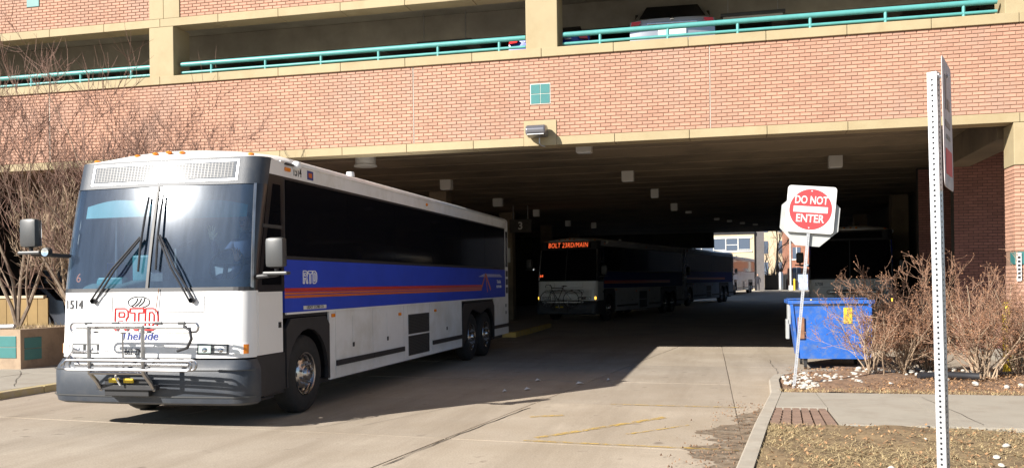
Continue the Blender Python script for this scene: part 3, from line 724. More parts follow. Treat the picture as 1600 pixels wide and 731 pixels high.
# tube lamps upstairs
for x, y in ((-6.2, 19.6), (0.6, 19.3)):
    t = thing('tube_lamp', 'fluorescent tube fitting under the upper deck %s' % ('left of the middle column' if x < 0 else 'above the silver car'), 'lamp', (x, y, 0), 0, 'tube lamps on the parking deck')
    MB().bbox((-.65, -.08, 7.20), (.65, .08, 7.26), .01).build('housing', 'grey_plastic', t); MB().tube([(-.6, 0, 7.18), (.6, 0, 7.18)], .025, 8).build('tube', 'lamp_white', t)
    MB().tube([(.5, 0, 7.26), (.5, 0, 7.9)], .012, 6).build('rod', 'steel', t); MB().tube([(-.5, 0, 7.26), (-.5, 0, 7.9)], .012, 6).build('rod', 'steel', t)
# bollard, strip sign
bo = thing('bollard', 'yellow steel bollard in front of the brick pillar among shrubs', 'bollard', (4.70, 17.05, .05))
MB().lathe([(0, .065), (1.17, .065), (1.21, .045), (1.22, 0)], axis='z', n=16).build('post', 'yellow', bo, True)
vs_ = thing('strip_sign', 'narrow white strip sign with vertical dark lettering on the brick pillar', 'sign', (5.03, FY-.02, 0))
MB().bbox((-.04, -.012, 1.62), (.04, -.002, 2.12), .003).build('plate', 'sign_white', vs_)
for k in range(6): MB().box((-.022, -.0145, 1.67+k*.07), (.022, -.0125, 1.71+k*.07)).build('mark', 'ink', vs_)
# ------------------------------------------------------------------ coaches
HW = 1.32
PLAN = [(x, .05*(x/1.10)**2) for x in [1.10*k/10 for k in range(11)]]+[(1.10+.22*math.sin(R(a)), .27-.22*math.cos(R(a))) for a in range(10, 91, 10)]
ARC = [0]
for k in range(1, len(PLAN)): ARC.append(ARC[-1]+math.dist(PLAN[k], PLAN[k-1]))
SMAX = ARC[-1]
def plan(s):
    a = min(abs(s), SMAX); sg = 1 if s >= 0 else -1
    for k in range(len(ARC)-1):
        if a <= ARC[k+1]+1e-9:
            t = (a-ARC[k])/(ARC[k+1]-ARC[k]); p, q = PLAN[k], PLAN[k+1]
            x, y = p[0]+t*(q[0]-p[0]), p[1]+t*(q[1]-p[1])
            if k < 10: n = Vector((.1*x/1.10**2, -1))
            else: n = Vector((x-1.10, y-.27))
            n.normalize(); return sg*x, y, sg*n.x, n.y
def lean(z):
    if z < .85: return 0.0
    if z < 1.66: return .05*(z-.85)/.81
    t = z-1.66; return .05+.155*t+.5*.080*t*t
def fpt(s, z, off=0): x, y, nx, ny = plan(s); return (x+nx*off, y+ny*off+lean(z), z)
def patch(s0, s1, z0, z1, off=0.0, ns=None, nz=4, t0=None, t1=None, th=0.0):
    t0 = s0 if t0 is None else t0; t1 = s1 if t1 is None else t1
    ns = ns or max(2, int(abs(s1-s0)/.06))
    f = lambda u, v, o: (lambda a, b: fpt(a+(b-a)*u, z0+(z1-z0)*v, o))(s0+(t0-s0)*v, s1+(t1-s1)*v)
    m = MB().grid(lambda u, v: f(u, v, off), ns, nz)
    if th:
        n0 = len(m.v); m.grid(lambda u, v: f(1-u, v, off-th), ns, nz)
        b = lambda j, i: j*(ns+1)+i
        for i in range(ns):
            m.f.append((b(0, i+1), b(0, i), n0+b(0, ns-i), n0+b(0, ns-i-1))); m.f.append((b(nz, i), b(nz, i+1), n0+b(nz, ns-i-1), n0+b(nz, ns-i)))
        for j in range(nz):
            m.f.append((b(j, 0), b(j+1, 0), n0+b(j+1, ns), n0+b(j, ns))); m.f.append((b(j+1, ns), b(j, ns), n0+b(j, 0), n0+b(j+1, 0)))
    return m
def fmtx(s, z, off=.004):
    x, y, nx, ny = plan(s); dz = (lean(z+.05)-lean(z-.05))/.1
    return front_mtx(x+nx*off, y+ny*off+lean(z), z, math.atan(dz), math.atan2(nx, -ny))
YF = .27        # where the flat side starts (plus lean)
def sp(poly, name, m, parent, sd=1, th=.03, off=0.0):
    x = HW+off
    if sd > 0: return MB().prism(poly, x-th, x, 'x').build(name, m, parent)
    return MB().prism(poly[::-1], -x, -x+th, 'x').build(name, m, parent)
def rect(y0, y1, z0, z1): return [(y0, z0), (y1, z0), (y1, z1), (y0, z1)]
def arch(yc, zc, r, z0, z1, y0, y1, n=12):
    a0 = math.asin((z0-zc)/r) if abs(z0-zc) < r else 0
    pts = [(y0, z0), (y0, z1-.12), (y0+.12, z1), (y1-.12, z1), (y1, z1-.12), (y1, z0)]
    for k in range(n+1):
        t = a0+(math.pi-2*a0)*k/n; pts.append((yc+r*math.cos(t), zc+r*math.sin(t)))
    return pts
tyre_me = None
def wheel(parent, y, sd, r=.525, alu=True):
    x = sd*(HW-.03); c = (x, y, r)
    s = sd
    P = [(-.27, .29), (-.285, .36), (-.28, .46), (-.25, .505), (-.20, .525), (-.08, .525), (-.03, .505), (-.005, .46), (0, .38), (-.01, .31), (-.02, .29)]
    t = MB().lathe([(a*s, q) for a, q in P], c, 'x', 40).build('wheel', 'rubber', parent, True)
    tr = MB()
    for a in (-.21, -.17, -.12, -.08): tr.lathe([((a-.006)*s, .5255), ((a+.006)*s, .5255), ((a+.006)*s, .515), ((a-.006)*s, .515)], c, 'x', 40, True)
    rim = MB().lathe([(-.02*s, .292), (-.005*s, .288), (-.012*s, .270), (-.05*s, .262), (-.06*s, .235), (-.048*s, .21), (-.02*s, .175), (-.012*s, .12), (.0, .10), (.045*s, .085), (.055*s, .06), (.058*s, 0.0)], c, 'x', 40)
    rim.build('rim', 'chrome' if alu else 'steel', t, True)
    h = MB()
    for k in range(10):
        a = 2*math.pi*k/10; q = .212; cx = (x-.042*s, y+q*math.cos(a), r+q*math.sin(a))
        h.lathe([(-.004*s, .028), (.006*s, .028), (.006*s, 0)], cx, 'x', 10)
    stuff(h.build('hand_holes', 'ink', t))
    nb = MB()
    for k in range(10):
        a = 2*math.pi*(k+.5)/10; q = .15; nb.lathe([(-.02*s, .016), (.03*s, .016), (.035*s, .01), (.035*s, 0)], (x-.012*s, y+q*math.cos(a), r+q*math.sin(a)), 'x', 6)
    stuff(nb.build('lug_nuts', 'steel', t))
    return t
def roofprof(u):   # u 0 centre .. 1 side
    P = [(0, 3.48), (.5, 3.468), (.85, 3.445), (1.10, 3.41), (1.24, 3.365), (1.30, 3.32), (1.32, 3.27)]
    k = min(int(u*6), 5); t = u*6-k; return P[k][0]+t*(P[k+1][0]-P[k][0]), P[k][1]+t*(P[k+1][1]-P[k][1])
LOGO = {'R': [[(0, 0), (0, 1), (.55, 1), (.72, .88), (.74, .62), (.62, .48), (.80, 0), (.58, 0), (.41, .42), (.22, .42), (.22, 0)], [(.22, .60), (.22, .82), (.48, .82), (.53, .76), (.53, .66), (.48, .60)]],
        'T': [[(.84, 1), (1.60, 1), (1.60, .80), (1.33, .80), (1.33, 0), (1.11, 0), (1.11, .80), (.84, .80)]],
        'D': [[(1.70, 0), (1.70, 1), (2.12, 1), (2.34, .86), (2.40, .62), (2.40, .38), (2.34, .14), (2.12, 0)], [(1.92, .18), (1.92, .82), (2.08, .82), (2.18, .70), (2.18, .30), (2.08, .18)]]}
def logo(parent, fn, m, r):     # fn maps logo units (x 0..2.4, y 0..1) to the panel
    for ch in 'RTD':
        mb = MB()
        for loop in LOGO[ch]:
            pts = []
            for i in range(len(loop)):
                a, b_ = loop[i], loop[(i+1) % len(loop)]
                for k in (0.02, .5, .98): pts.append(fn(a[0]+(b_[0]-a[0])*k, a[1]+(b_[1]-a[1])*k))
            mb.tube(pts, r, 6, closed=True)
        mb.build('logo_letter', m, parent)
def coach(label, loc, rz, num='1514', main=True, livery=True, sign=None, route='6', L=13.05, group='coaches', wheels=True, hi=True, post='blackpaint'):
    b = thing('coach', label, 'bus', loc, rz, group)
    WH, BL = ('white', 'blue') if (main or not livery) else ('white_shade', 'blue_shade')
    # ---- front
    fr = patch(-SMAX, SMAX, .86, 1.655, nz=6, th=.03).build('front_panel', 'white', b, True)
    pr = [(.30, .0), (.33, .075), (.42, .10), (.70, .10), (.76, .075), (.84, .01)]
    def bf(u, v):
        k = min(int(v*5), 4); t = v*5-k; z = pr[k][0]+t*(pr[k+1][0]-pr[k][0]); o = pr[k][1]+t*(pr[k+1][1]-pr[k][1])
        x, y, nx, ny = plan(-SMAX+2*SMAX*u); return (x+nx*o*(1-.45*abs(2*u-1)**6), y+ny*o, z)
    bu = MB().grid(bf, 48, 5).build('bumper', 'bumper', b, True)
    lp_ = patch(-SMAX*.93, SMAX*.93, .400, .418, off=.106, nz=1).build('bumper_trim', 'grey_plastic', bu)
    patch(-SMAX*.93, SMAX*.93, .715, .728, off=.104, nz=1).build('bumper_trim', 'grey_plastic', bu)
    MB().box((-1.2, .12, .29), (1.2, .9, .32)).build('valance', 'black', b)
    # windshield, two panes and trim
    for s0, s1, t0, t1 in ((-1.335, -.035, -1.25, -.035), (-.005, 1.335, -.005, 1.25)):
        wsn = patch(s0, s1, 1.70, 2.955, off=-.012, nz=10, t0=t0, t1=t1).build('windshield_pane', 'windshield' if hi else 'tint_glass', b, True)
    for s0, s1, t0, t1, z0, z1 in ((-1.36, -1.33, -1.275, -1.245, 1.69, 2.96), (1.33, 1.36, 1.245, 1.275, 1.69, 2.96), (-.038, -.002, -.038, -.002, 1.69, 2.96)):
        patch(s0, s1, z0, z1, off=.004, nz=6, t0=t0, t1=t1, ns=2, th=.03).build('windshield_trim', 'steel' if abs(s0) > 1 else 'black', b)
    patch(-1.36, 1.36, 1.655, 1.70, off=.004, nz=1, th=.03).build('windshield_sill', 'black', b)
    for s0, s1, t0, t1 in ((-SMAX, -1.362, -SMAX, -1.277), (1.362, SMAX, 1.277, SMAX)):
        patch(s0, s1, 1.655, 2.96, nz=6, t0=t0, t1=t1, ns=4, th=.03).build('corner_post', post, b, True)
    hd = patch(-SMAX, SMAX, 2.955, 3.30, nz=4, th=.03).build('header', 'bumper' if main else 'black', b, True)
    patch(-1.03, 1.03, 3.00, 3.265, off=.006, nz=2, th=.02).build('sign_frame', 'steel' if main else 'black', hd, True)
    sg = patch(-1.00, 1.00, 3.025, 3.24, off=.012, nz=2, th=.01).build('sign_window', 'led_panel' if main else 'tint_glass', hd, True)
    if main:   # rows of unlit display modules behind the sign glass
        gm = MB()
        for k in range(44):
            s = -.97+k*.0445; gm.add(patch(s, s+.012, 3.04, 3.225, off=.0145, ns=1, nz=1).v, [(0, 1, 3, 2)])
        for k in range(9): z = 3.045+k*.021; pq = patch(-.97, .97, z, z+.006, off=.0142, ns=24, nz=1); gm.add(pq.v, pq.f)
        stuff(gm.build('display_grid', 'grey_plastic', hd))
    # roof with front cap
    def cap(u, v):
        s = SMAX*(2*u-1); A = Vector(fpt(s, 3.30)); q = abs(2*u-1); x, z = roofprof(q); B = Vector((math.copysign(x, s), 1.25, z))
        K = Vector((A.x, A.y+.10, B.z+.01 if q < .9 else B.z)); return tuple(A*(1-v)**2+K*2*v*(1-v)+B*v*v)
    MB().grid(cap, 48, 8).build('roof_cap', 'white', b, True)
    rf = MB().grid(lambda u, v: (lambda q: (math.copysign(roofprof(q)[0], 2*u-1), 1.25+(L-1.25)*v, roofprof(q)[1]))(abs(2*u-1)), 24, 1).build('roof', 'white', b, True)
    for s in (-1.1, -.45, -.18, .02, .2, 1.1):
        A = fpt(s, 3.33); MB().ell((A[0], A[1]+.06+.05*abs(s), 3.395-.05*abs(s)), (.042, .04, .02), 10, 6).build('marker_lamp', 'amber', rf, True)
    # ---- sides
    for sd in (1, -1):
        sp([(YF+lean(3.1), 3.10), (L-.25, 3.10), (L-.25, 3.285), (YF+lean(3.29), 3.285)], 'cant_panel', WH, b, sd)
        MB().tube([(sd*(HW+.004), .9, 3.285), (sd*(HW+.004), L-.3, 3.285)], .012, 6).build('gutter', WH, b)
        # cab: white lower door, black lower skirt, black window frame
        dr = sp(rect(YF, .925, .87, 1.635), 'cab_door', WH, b, sd)
        sp(rect(YF+.04, .90, .90, 1.60), 'cab_door_skin', WH, b, sd, .02, .006)
        MB().box((sd*(HW+.007)-.005, .80, 1.18), (sd*(HW+.007)+.005, .87, 1.25)).build('handle_recess', 'ink', dr)
        sp([(.16, .36), (.98, .40), (.98, .86), (YF, .86)], 'cab_skirt', 'black', b, sd)
        cf = sp([(YF+lean(1.64), 1.64), (.98, 1.64), (.98, 3.098), (YF+lean(3.1), 3.098)], 'cab_frame', 'blackpaint', b, sd)
        sp([(YF+.14, 1.72), (.90, 1.72), (.90, 2.42), (YF+.30, 2.42)], 'cab_window', 'tint_glass', cf, sd, .01, .004)
        sp([(YF+.32, 2.47), (.90, 2.47), (.90, 2.98), (YF+.44, 2.98)], 'cab_window', 'tint_glass', cf, sd, .01, .004)
        MB().box((sd*(HW+.003)-.006, YF+.18, 2.425), (sd*(HW+.003)+.006, .92, 2.465)).build('cab_window_bar', 'red' if False else 'grey_plastic', cf)
        # passenger windows: tinted panes with thin dark gaps
        wf = sp(rect(.983, L-.33, 2.045, 3.098), 'window_frame', 'black', b, sd, .03, -.004)
        n = 6; wl = (L-.36-1.03)/n
        for k in range(n): sp(rect(1.03+k*wl, 1.03+(k+1)*wl-.012, 2.09, 3.065), 'window', 'tint_glass', wf, sd, .012, .0035)
        # belt band
        bd_ = sp(rect(.983, L-.33, 1.362, 2.042), 'side_band', BL if livery else WH, b, sd)
        if livery:
            for (z0, z1, m) in ((1.625, 1.675, 'red'), (1.590, 1.618, 'orange'), (1.545, 1.580, 'orange')):
                sp([(.983, z0), (10.45, z0), (10.45, z1), (.983, z1)], 'stripe', m, bd_, sd, .002, .004)
        MB().box((sd*(HW+.006)-.012, 1.0, 1.335), (sd*(HW+.006)+.012, L-.33, 1.36)).build('rub_rail', WH, b)
        # lower body
        fa = sp(arch(1.62, .53, .60, .40, 1.28, 1.0, 2.28), 'wheel_arch', 'black', b, sd, .05, .012)
        ra = [(8.85, .36), (8.85, 1.16), (8.97, 1.28), (11.43, 1.28), (11.55, 1.16), (11.55, .36)]
        for k in range(9): t = math.pi*k/8*.5; ra.append((10.93+.58*math.cos(t), .53+.60*math.sin(t)))
        ra.append((10.93, 1.13)); ra.append((10.32, 1.02)); ra.append((9.72, 1.13))
        for k in range(9): t = math.pi/2+math.pi*k/8*.5; ra.append((9.72+.58*math.cos(t), .53+.60*math.sin(t)))
        sp(ra, 'wheel_arch', 'black', b, sd, .05, .012)
        ys_ = [2.29, 2.50, 3.90, 5.31, 5.50, 6.70, 6.86, 8.84]
        kinds = ['post', 'hatch', 'hatch', 'post', 'grille', 'post', 'hatch']
        for k, kd in enumerate(kinds):
            y0, y1 = ys_[k]+.006, ys_[k+1]-.006
            if kd != 'grille':
                pn = sp(rect(y0, y1, .37, 1.333), 'side_hatch' if kd == 'hatch' else 'side_panel', WH, b, sd)
                if kd == 'hatch':
                    yc = (y0+y1)/2-.05
                    sp(rect(yc-.05, yc+.02, .86, 1.24), 'latch_plate', WH, pn, sd, .004, .006)
                    sp(rect(yc-.05, yc+.02, .78, .845), 'latch', 'ink', pn, sd, .004, .006)
                    sp(rect(y0, y1, .545, .625), 'rub_strip', 'black', pn, sd, .02, .022)
            else:
                pn = sp(rect(y0, y1, .37, 1.333), 'side_panel', WH, b, sd)
                for z0, z1 in ((.44, .79), (.82, 1.17)):
                    gr = sp(rect(y0+.03, y1-.03, z0, z1), 'grille', 'dark_metal', pn, sd, .006, .006)
                    gmb = MB()
                    for q in range(13): z = z0+.015+q*(z1-z0-.03)/12; gmb.box((sd*(HW+.006), y0+.04, z-.004), (sd*(HW+.014), y1-.04, z+.006))
                    stuff(gmb.build('grille_bars', 'grey_plastic', gr))
        sp(rect(11.56, L-.02, .42, 1.333), 'side_hatch', WH, b, sd); sp(rect(11.56, L-.05, .60, .68), 'rub_strip', 'black', b, sd, .02, .022)
        for z in (.92, 1.10): sp(rect(12.72, 12.80, z, z+.08), 'latch', 'ink', b, sd, .004, .006)
        sp(rect(L-.33, L-.02, 1.337, 3.26), 'rear_corner', WH, b, sd)
        for z in (1.45, 1.66, 1.87): sp(rect(L-.27, L-.07, z, z+.15), 'vent', 'ink', b, sd, .006, .005)
        sp(rect(L-.27, L-.07, 2.12, 3.02), 'rear_corner_glass', 'tint_glass', b, sd, .006, .005)
        for y in ((1.62, 9.72, 10.93) if wheels else ()): wheel(b, y, sd)
        # marker lamps
        for y, z in ((2.36, 1.25), (5.05, 1.17), (6.98, 1.17)): MB().bbox((sd*(HW+.01)-.012, y, z), (sd*(HW+.01)+.012, y+.10, z+.05), .008).build('side_lamp', 'amber', b)
        MB().bbox((sd*(HW+.01)-.012, 1.02, 3.175), (sd*(HW+.01)+.012, 1.16, 3.225), .008).build('side_lamp', 'amber', b)
        MB().ell((sd*(HW+.01), 6.6, 3.20), (.025, .035, .03), 8, 6).build('side_lamp', 'amber', b, True)
    MB().box((-HW+.01, L-.06, .42), (HW-.01, L, 3.27)).build('rear_wall', WH, b)
    MB().box((-1.0, L, 1.2), (1.0, L+.01, 2.0)).build('rear_grille', 'black', b)
    rgl = MB().bbox((-1.05, L, 2.2), (1.05, L+.015, 3.0), .004).build('rear_window', 'tint_glass', b)
    MB().box((-1.22, .6, .33), (1.22, L-.3, .40)).build('underbody', 'black', b)
    MB().box((-1.26, 2.4, .40), (1.26, 8.7, .46)).build('underbody', 'black', b)
    for y0, y1 in ((2.35, 2.40), (8.80, 8.85), (11.6, 11.65), (.95, 1.0)): MB().box((-1.28, y0, .40), (1.28, y1, 1.33)).build('bulkhead', 'black', b)
    MB().box((-1.28, .95, 1.29), (1.28, L-.1, 1.34)).build('floor', 'black', b)
    # headlamps
    for sg_ in (-1, 1):
        for k, (s0, s1) in enumerate(((.68, .875), (.885, 1.075))):
            a, c = (s0, s1) if sg_ > 0 else (-s1, -s0)
            hh = patch(a, c, .905, 1.025, off=.010, ns=3, nz=1, th=.012).build('headlamp', 'grey_plastic', fr)
            patch(a+.02, c-.02, .922, 1.008, off=.014, ns=2, nz=1, th=.006).build('lens', 'lens_clear' if not (k == 0 and sg_ > 0) else 'mirror_glass', hh)
            cx, cy, cz = fpt((a+c)/2, .955, .016); MB().ell((cx, cy, cz), (.035, .012, .028), 12, 6).build('bulb', 'chrome', hh, True)
        a, c = (1.13, 1.31) if sg_ > 0 else (-1.31, -1.13)
        ts = patch(a, c, .905, 1.025, off=.010, ns=6, nz=1, th=.012).build('turn_signal', 'lens_clear', fr)
        a2, c2 = (1.25, 1.31) if sg_ > 0 else (-1.31, -1.25)
        patch(a2, c2, .91, 1.02, off=.013, ns=3, nz=1, th=.008).build('amber_lens', 'amber' if main else 'amber_lit', ts)
    # access doors on the front panel
    for a, c in ((-.92, -.50), (.20, .75)):
        q = patch(a, c, 1.41, 1.60, off=.004, ns=6, nz=1, th=.004).build('access_door', 'white', fr)
        patch(a, c, 1.404, 1.410, off=.006, ns=6, nz=1).build('seam', 'grey_plastic', q); patch(c, c+.006, 1.41, 1.60, off=.006, ns=1, nz=1).build('seam', 'grey_plastic', q)
    # badges, lettering
    if num: text('fleet_number', num, 'ink', fr, fmtx(-1.07 if main else -1.0, 1.50, .008), .15, width=.25, bold=.002)
    if hi:
        logo(fr, lambda x, y: fpt(-.45+x*.25, 1.195+y*.26, .003), 'ink_red', .0105)
        text('slogan', 'TheRide', 'ink_blue', fr, fmtx(-.10, 1.12), .15, bold=.0015, width=.52, shear=.2)
        lo = MB(); rg = [fpt(-.12+.15*math.cos(t), 1.53+.068*math.sin(t), .006) for t in [2*math.pi*k/28 for k in range(28)]]; lo.tube(rg, .006, 4, closed=True)
        for dx in (-.05, .0, .05): lo.tube([fpt(-.12+dx-.05+.05*math.sin(k/4*3.1)*.5+k*.02, 1.53-.05+k*.025, .006) for k in range(5)], .007, 4)
        lo.build('maker_badge', 'grey_plastic', fr)
        pt = patch(-.32, -.02, .87, .99, off=.012, ns=3, nz=1, th=.006).build('licence_plate', 'sign_white', fr)
        text('plate_number', 'B62-ZM', 'ink', pt, fmtx(-.17, .928, .016), .105, sx=.72)
        patch(-1.345, -1.27, 1.27, 1.36, off=.004, ns=2, nz=1).build('flag_decal', 'ink_blue', fr)
        text('side_number', num, 'ink', b, side_mtx(HW+.002, 1.37, 3.195), .17, sx=.72, bold=.002)
        logo(b, lambda x, y: (HW+.002, 1.50+x*.17, 1.735+y*.165), 'ink_white', .0075)
        MB().box((HW+.001, 1.50, 1.385), (HW+.004, 2.20, 1.435)).build('decal', 'sign_white', b)
        text('small_print', 'USDOT 2157882 CO', 'ink', b, side_mtx(HW+.0045, 1.85, 1.41), .058)
        fl_ = MB().box((HW+.001, 1.66, 3.135), (HW+.003, 1.84, 3.255)).build('flag_decal', 'ink_blue', b); MB().box((HW+.001, 1.70, 3.165), (HW+.005, 1.80, 3.225)).build('flag_mark', 'orange', fl_)
        # rear mountain mark
        mk = MB()
        def bar(p, q, wd=.06): d = Vector((q[0]-p[0], q[1]-p[1])); n_ = Vector((-d.y, d.x)).normalized()*wd/2; mk.add([(HW+.006, p[0]+n_.x, p[1]+n_.y), (HW+.006, p[0]-n_.x, p[1]-n_.y), (HW+.006, q[0]-n_.x, q[1]-n_.y), (HW+.006, q[0]+n_.x, q[1]+n_.y)], [(0, 1, 2, 3)])
        bar((10.42, 1.60), (10.80, 1.92)); bar((10.80, 1.93), (10.95, 1.50), .05); bar((10.80, 1.93), (11.25, 1.55), .07); mk.build('mountain_mark', 'orange', b)
        m2 = MB()
        for k in range(5): z = 1.86+k*.014; m2.box((HW+.004, 10.2+k*.1, z), (HW+.0055, 12.4-k*.05, z+.006))
        m2.build('wing_mark', 'ink_white', b)
        text('side_slogan', 'TheRide', 'ink_white', b, side_mtx(HW+.005, 12.05, 1.74), .12); text('phone_number', '303.299.6000', 'ink_white', b, side_mtx(HW+.005, 12.05, 1.62), .09)
    # mirrors
    for sg_ in (-1, 1):
        x = sg_*(1.62 if sg_ > 0 else 1.60); zc, y = (2.10, .22) if sg_ > 0 else (2.40, -.02)
        mr = MB().bbox((x-.12, y-.07, zc-.18), (x+.12, y+.06, zc+.18), .055).build('mirror', 'grey_plastic', b, True)
        MB().box((x-.10, y+.062, zc-.16), (x+.10, y+.066, zc+.16)).build('mirror_glass', 'mirror_glass', mr)
        MB().tube([(x, y, zc-.18), (x, y+.02, zc-.26), (x-sg_*.15, y+.08, zc-.27), (sg_*1.24, .30+(.0 if sg_ > 0 else .04), zc-.29)], .028, 8).build('mirror_arm', 'black', mr)
        MB().bbox((x-.16, y-.05, zc-.265), (x+.16, y+.05, zc-.225), .015).build('mirror_foot', 'grey_plastic', mr)
        if sg_ > 0: continue
        MB().lathe([(-.02, .0), (-.02, .058), (.02, .062), (.025, .0)], (x-sg_*.22, y+.02, zc-.24), 'y', 16).build('spot_mirror', 'black', mr, True)
        MB().lathe([(.026, .052), (.030, .0)], (x-sg_*.22, y-.05, zc-.24), 'y', 16).build('spot_glass', 'mirror_glass', mr)
    # roof extras
    MB().lathe([(3.40, .07), (3.47, .06), (3.48, 0)], (1.10, 3.6, 0), 'z', 12).build('roof_beacon', 'white', b, True)
    cm = MB().ell((HW+.03, 1.30, 3.27), (.07, .07, .065), 12, 8).build('camera_pod', 'white', b, True); MB().bbox((HW-.01, 1.02, 3.255), (HW+.03, 1.30, 3.285), .008).build('camera_bracket', 'black', b)
    # wipers
    if hi:
        for sg_, s0, s1, zt in ((-1, -.72, -.13, 2.32), (1, .58, .09, 2.34)):
            for d in (0, .07):
                MB().tube([fpt(s0+sg_*d, 1.545, .04), fpt((s0+s1)/2+sg_*d*.7, (1.545+zt)/2, .085), fpt(s1+sg_*d*.4, zt, .045)], .012, 6).build('wiper_arm', 'black', b)
            MB().tube([fpt(s1+sg_*.01, zt-.42, .03), fpt(s1+sg_*.005, zt-.1, .045), fpt(s1, zt+.03, .045), fpt(s1-sg_*.005, zt+.25, .038), fpt(s1-sg_*.01, zt+.50, .02)], .014, 6).build('wiper_blade', 'black', b)
            MB().lathe([(-.04, .03), (0, .035), (.005, 0)], fpt(s0+sg_*.03, 1.545, .02), 'y', 10).build('wiper_hub', 'black', b)
        MB().tube([fpt(.16, 1.69, .02), fpt(.13, 1.40, .03)], .006, 5).build('cord', 'rust_wood', b)
    # ---- folded bike rack
    rk = MB().bbox((-.78, -.24, .50), (.02, -.16, .56), .006).build('bike_rack', 'black', b)
    MB().bbox((-.70, -.20, .42), (-.10, -.12, .62), .01).build('bracket', 'dark_metal', rk)
    for x in (-.60, -.40): MB().bbox((x, -.255, .585), (x+.13, -.235, .64), .006).build('warning_tag', 'yellow', rk)
    for x in (-.72, -.005):
        MB().tube([(x-.02, -.20, .50), (x, -.30, .60), (x, -.43, .72), (x, -.43, .84), (x, -.43, 1.27)], .024, 8).build('upright', 'rack_steel', rk, True)
    for z in (1.265, .72): MB().tube([(-.73, -.43, z), (.0, -.43, z)], .020, 8).build('cross_tube', 'rack_steel', rk, True)
    MB().tube([(-.36, -.30, .69), (-.36, -.31, 1.18)], .011, 6).build('strut', 'rack_steel', rk); 
    hoop = [(-.36+.07*math.cos(t), -.31, 1.22+.045*math.sin(t)) for t in [2*math.pi*k/14 for k in range(14)]]; MB().tube(hoop, .009, 5, closed=True).build('hoop', 'rack_steel', rk)
    for z, x0, x1, yb in ((1.245, -1.03, .68, -.36), (.815, -1.02, .67, -.40)):
        for o_, wd in ((0, .055), (-.10, .055)):
            loop = []
            for k in range(9): t = math.pi/2+math.pi*k/8; loop.append((x0+.06+.055*math.cos(t), yb+o_, z+.055*math.sin(t)))
            for k in range(9): t = -math.pi/2+math.pi*k/8; loop.append((x1-.06+.055*math.cos(t), yb+o_, z+.055*math.sin(t)))
            MB().tube(loop, .014, 6, closed=True).build('tray_rail', 'rack_steel', rk, True)
            if z > 1 : break
        MB().bbox((x0+.08, yb-.012, z-.022), (x1-.10, yb+.010, z+.012), .006).build('tray_bar', 'rack_steel', rk)
        for x in (-.82, -.45, .12, .42): MB().bbox((x, yb-.02, z+.03), (x+.09, yb+.014, z+.066), .006).build('tray_clip', 'grey_plastic', rk)
    MB().tube([(.50, -.38, 1.26), (.62, -.45, 1.22), (.66, -.48, 1.12), (.60, -.47, 1.02), (.44, -.42, .98)], .018, 8).build('support_arm', 'black', rk, True)
    MB().tube([(-.86, -.40, .80), (-.98, -.44, .92), (-.92, -.44, 1.0), (-.80, -.42, .95)], .016, 8).build('support_arm', 'rack_steel', rk, True)
    MB().tube([(-1.12, -.42, .80), (-.92, -.44, .97), (-.50, -.40, .97)], .013, 6).build('support_arm', 'rack_steel', rk, True)
    MB().tube([(-.42, -.28, .56), (-.46, -.32, .66), (-.40, -.33, .76), (-.33, -.32, .74)], .012, 6).build('cable', 'sign_white', rk, True)
    rk.location.x = .27
    if sign:
        text('destination', sign, 'led', hd, fmtx(.0, 3.135, .018), .30, width=1.74, bold=-.004, space=1.1)
        text('route_number', route, 'led', b, fmtx(-1.12, 1.88, .02), .16)
    if not hi: return b
    # ---- cab interior
    MB().box((-1.27, 1.75, 1.34), (1.27, 1.80, 3.25)).build('cab_bulkhead', 'interior', b)
    MB().box((-1.27, .9, 1.345), (1.27, 1.75, 1.37)).build('cab_floor', 'black', b)
    MB().box((-1.27, .75, 3.16), (1.27, 1.75, 3.20)).build('cab_ceiling', 'interior', b)
    MB().grid(lambda u, v: (-1.15+2.3*u, .28+.05*abs(2*u-1)**2+v*.42, 1.70+.10*math.sin(v*2.4)), 16, 6).build('dashboard', 'dash', b, True)
    MB().bbox((-1.1, .62, 1.36), (1.1, .72, 1.78), .02).build('dash_front', 'dash', b)
    MB().bbox((-.55, .50, 1.78), (-.30, .64, 2.12), .03).build('farebox', 'visor', b); MB().bbox((-.28, .46, 1.76), (-.08, .60, 1.90), .02).build('radio', 'steel', b)
    MB().bbox((-1.0, .40, 1.74), (-.62, .52, 1.84), .02).build('display', 'visor', b)
    text('route_card', route, 'orange', b, fmtx(-1.05, 1.83, -.02), .16)
    for s0, s1, zz in ((.15, 1.15, 2.72), (-1.12, -.15, 2.76)):
        MB().grid(lambda u, v: (lambda q: (q[0], q[1]+.10, q[2]+.07*math.sin(u*math.pi)*v))(fpt(s0+(s1-s0)*u, zz-.17+v*.15)), 12, 4).build('sun_visor', 'visor', b)
    ring = [(.62+.23*math.cos(t), .78+.10*math.sin(t), 1.98+.20*math.sin(t)) for t in [2*math.pi*k/28 for k in range(28)]]
    sw_ = MB().tube(ring, .016, 6, closed=True).tube([(.62, .78, 1.98), (.62, .70, 1.70)], .03, 8); sw_.tube([(.40, .78, 1.98), (.84, .78, 1.98)], .014, 6); sw_.build('steering_wheel', 'black', b, True)
    MB().bbox((.36, 1.10, 1.60), (.88, 1.60, 1.75), .05).build('driver_seat', 'seat', b, True); MB().bbox((.38, 1.50, 1.70), (.86, 1.64, 2.45), .05).build('seat_back', 'seat', b, True)
    MB().tube([(-.15, .85, 1.37), (-.15, .85, 2.2), (-.15, 1.2, 2.3)], .02, 8).build('grab_rail', 'steel', b, True); MB().tube([(-1.1, .9, 1.37), (-1.1, .95, 2.9)], .02, 8).build('grab_rail', 'steel', b, True)
    MB().bbox((-1.2, 1.2, 2.0), (-.9, 1.75, 3.0), .03).build('door_post', 'visor', b)
    return b
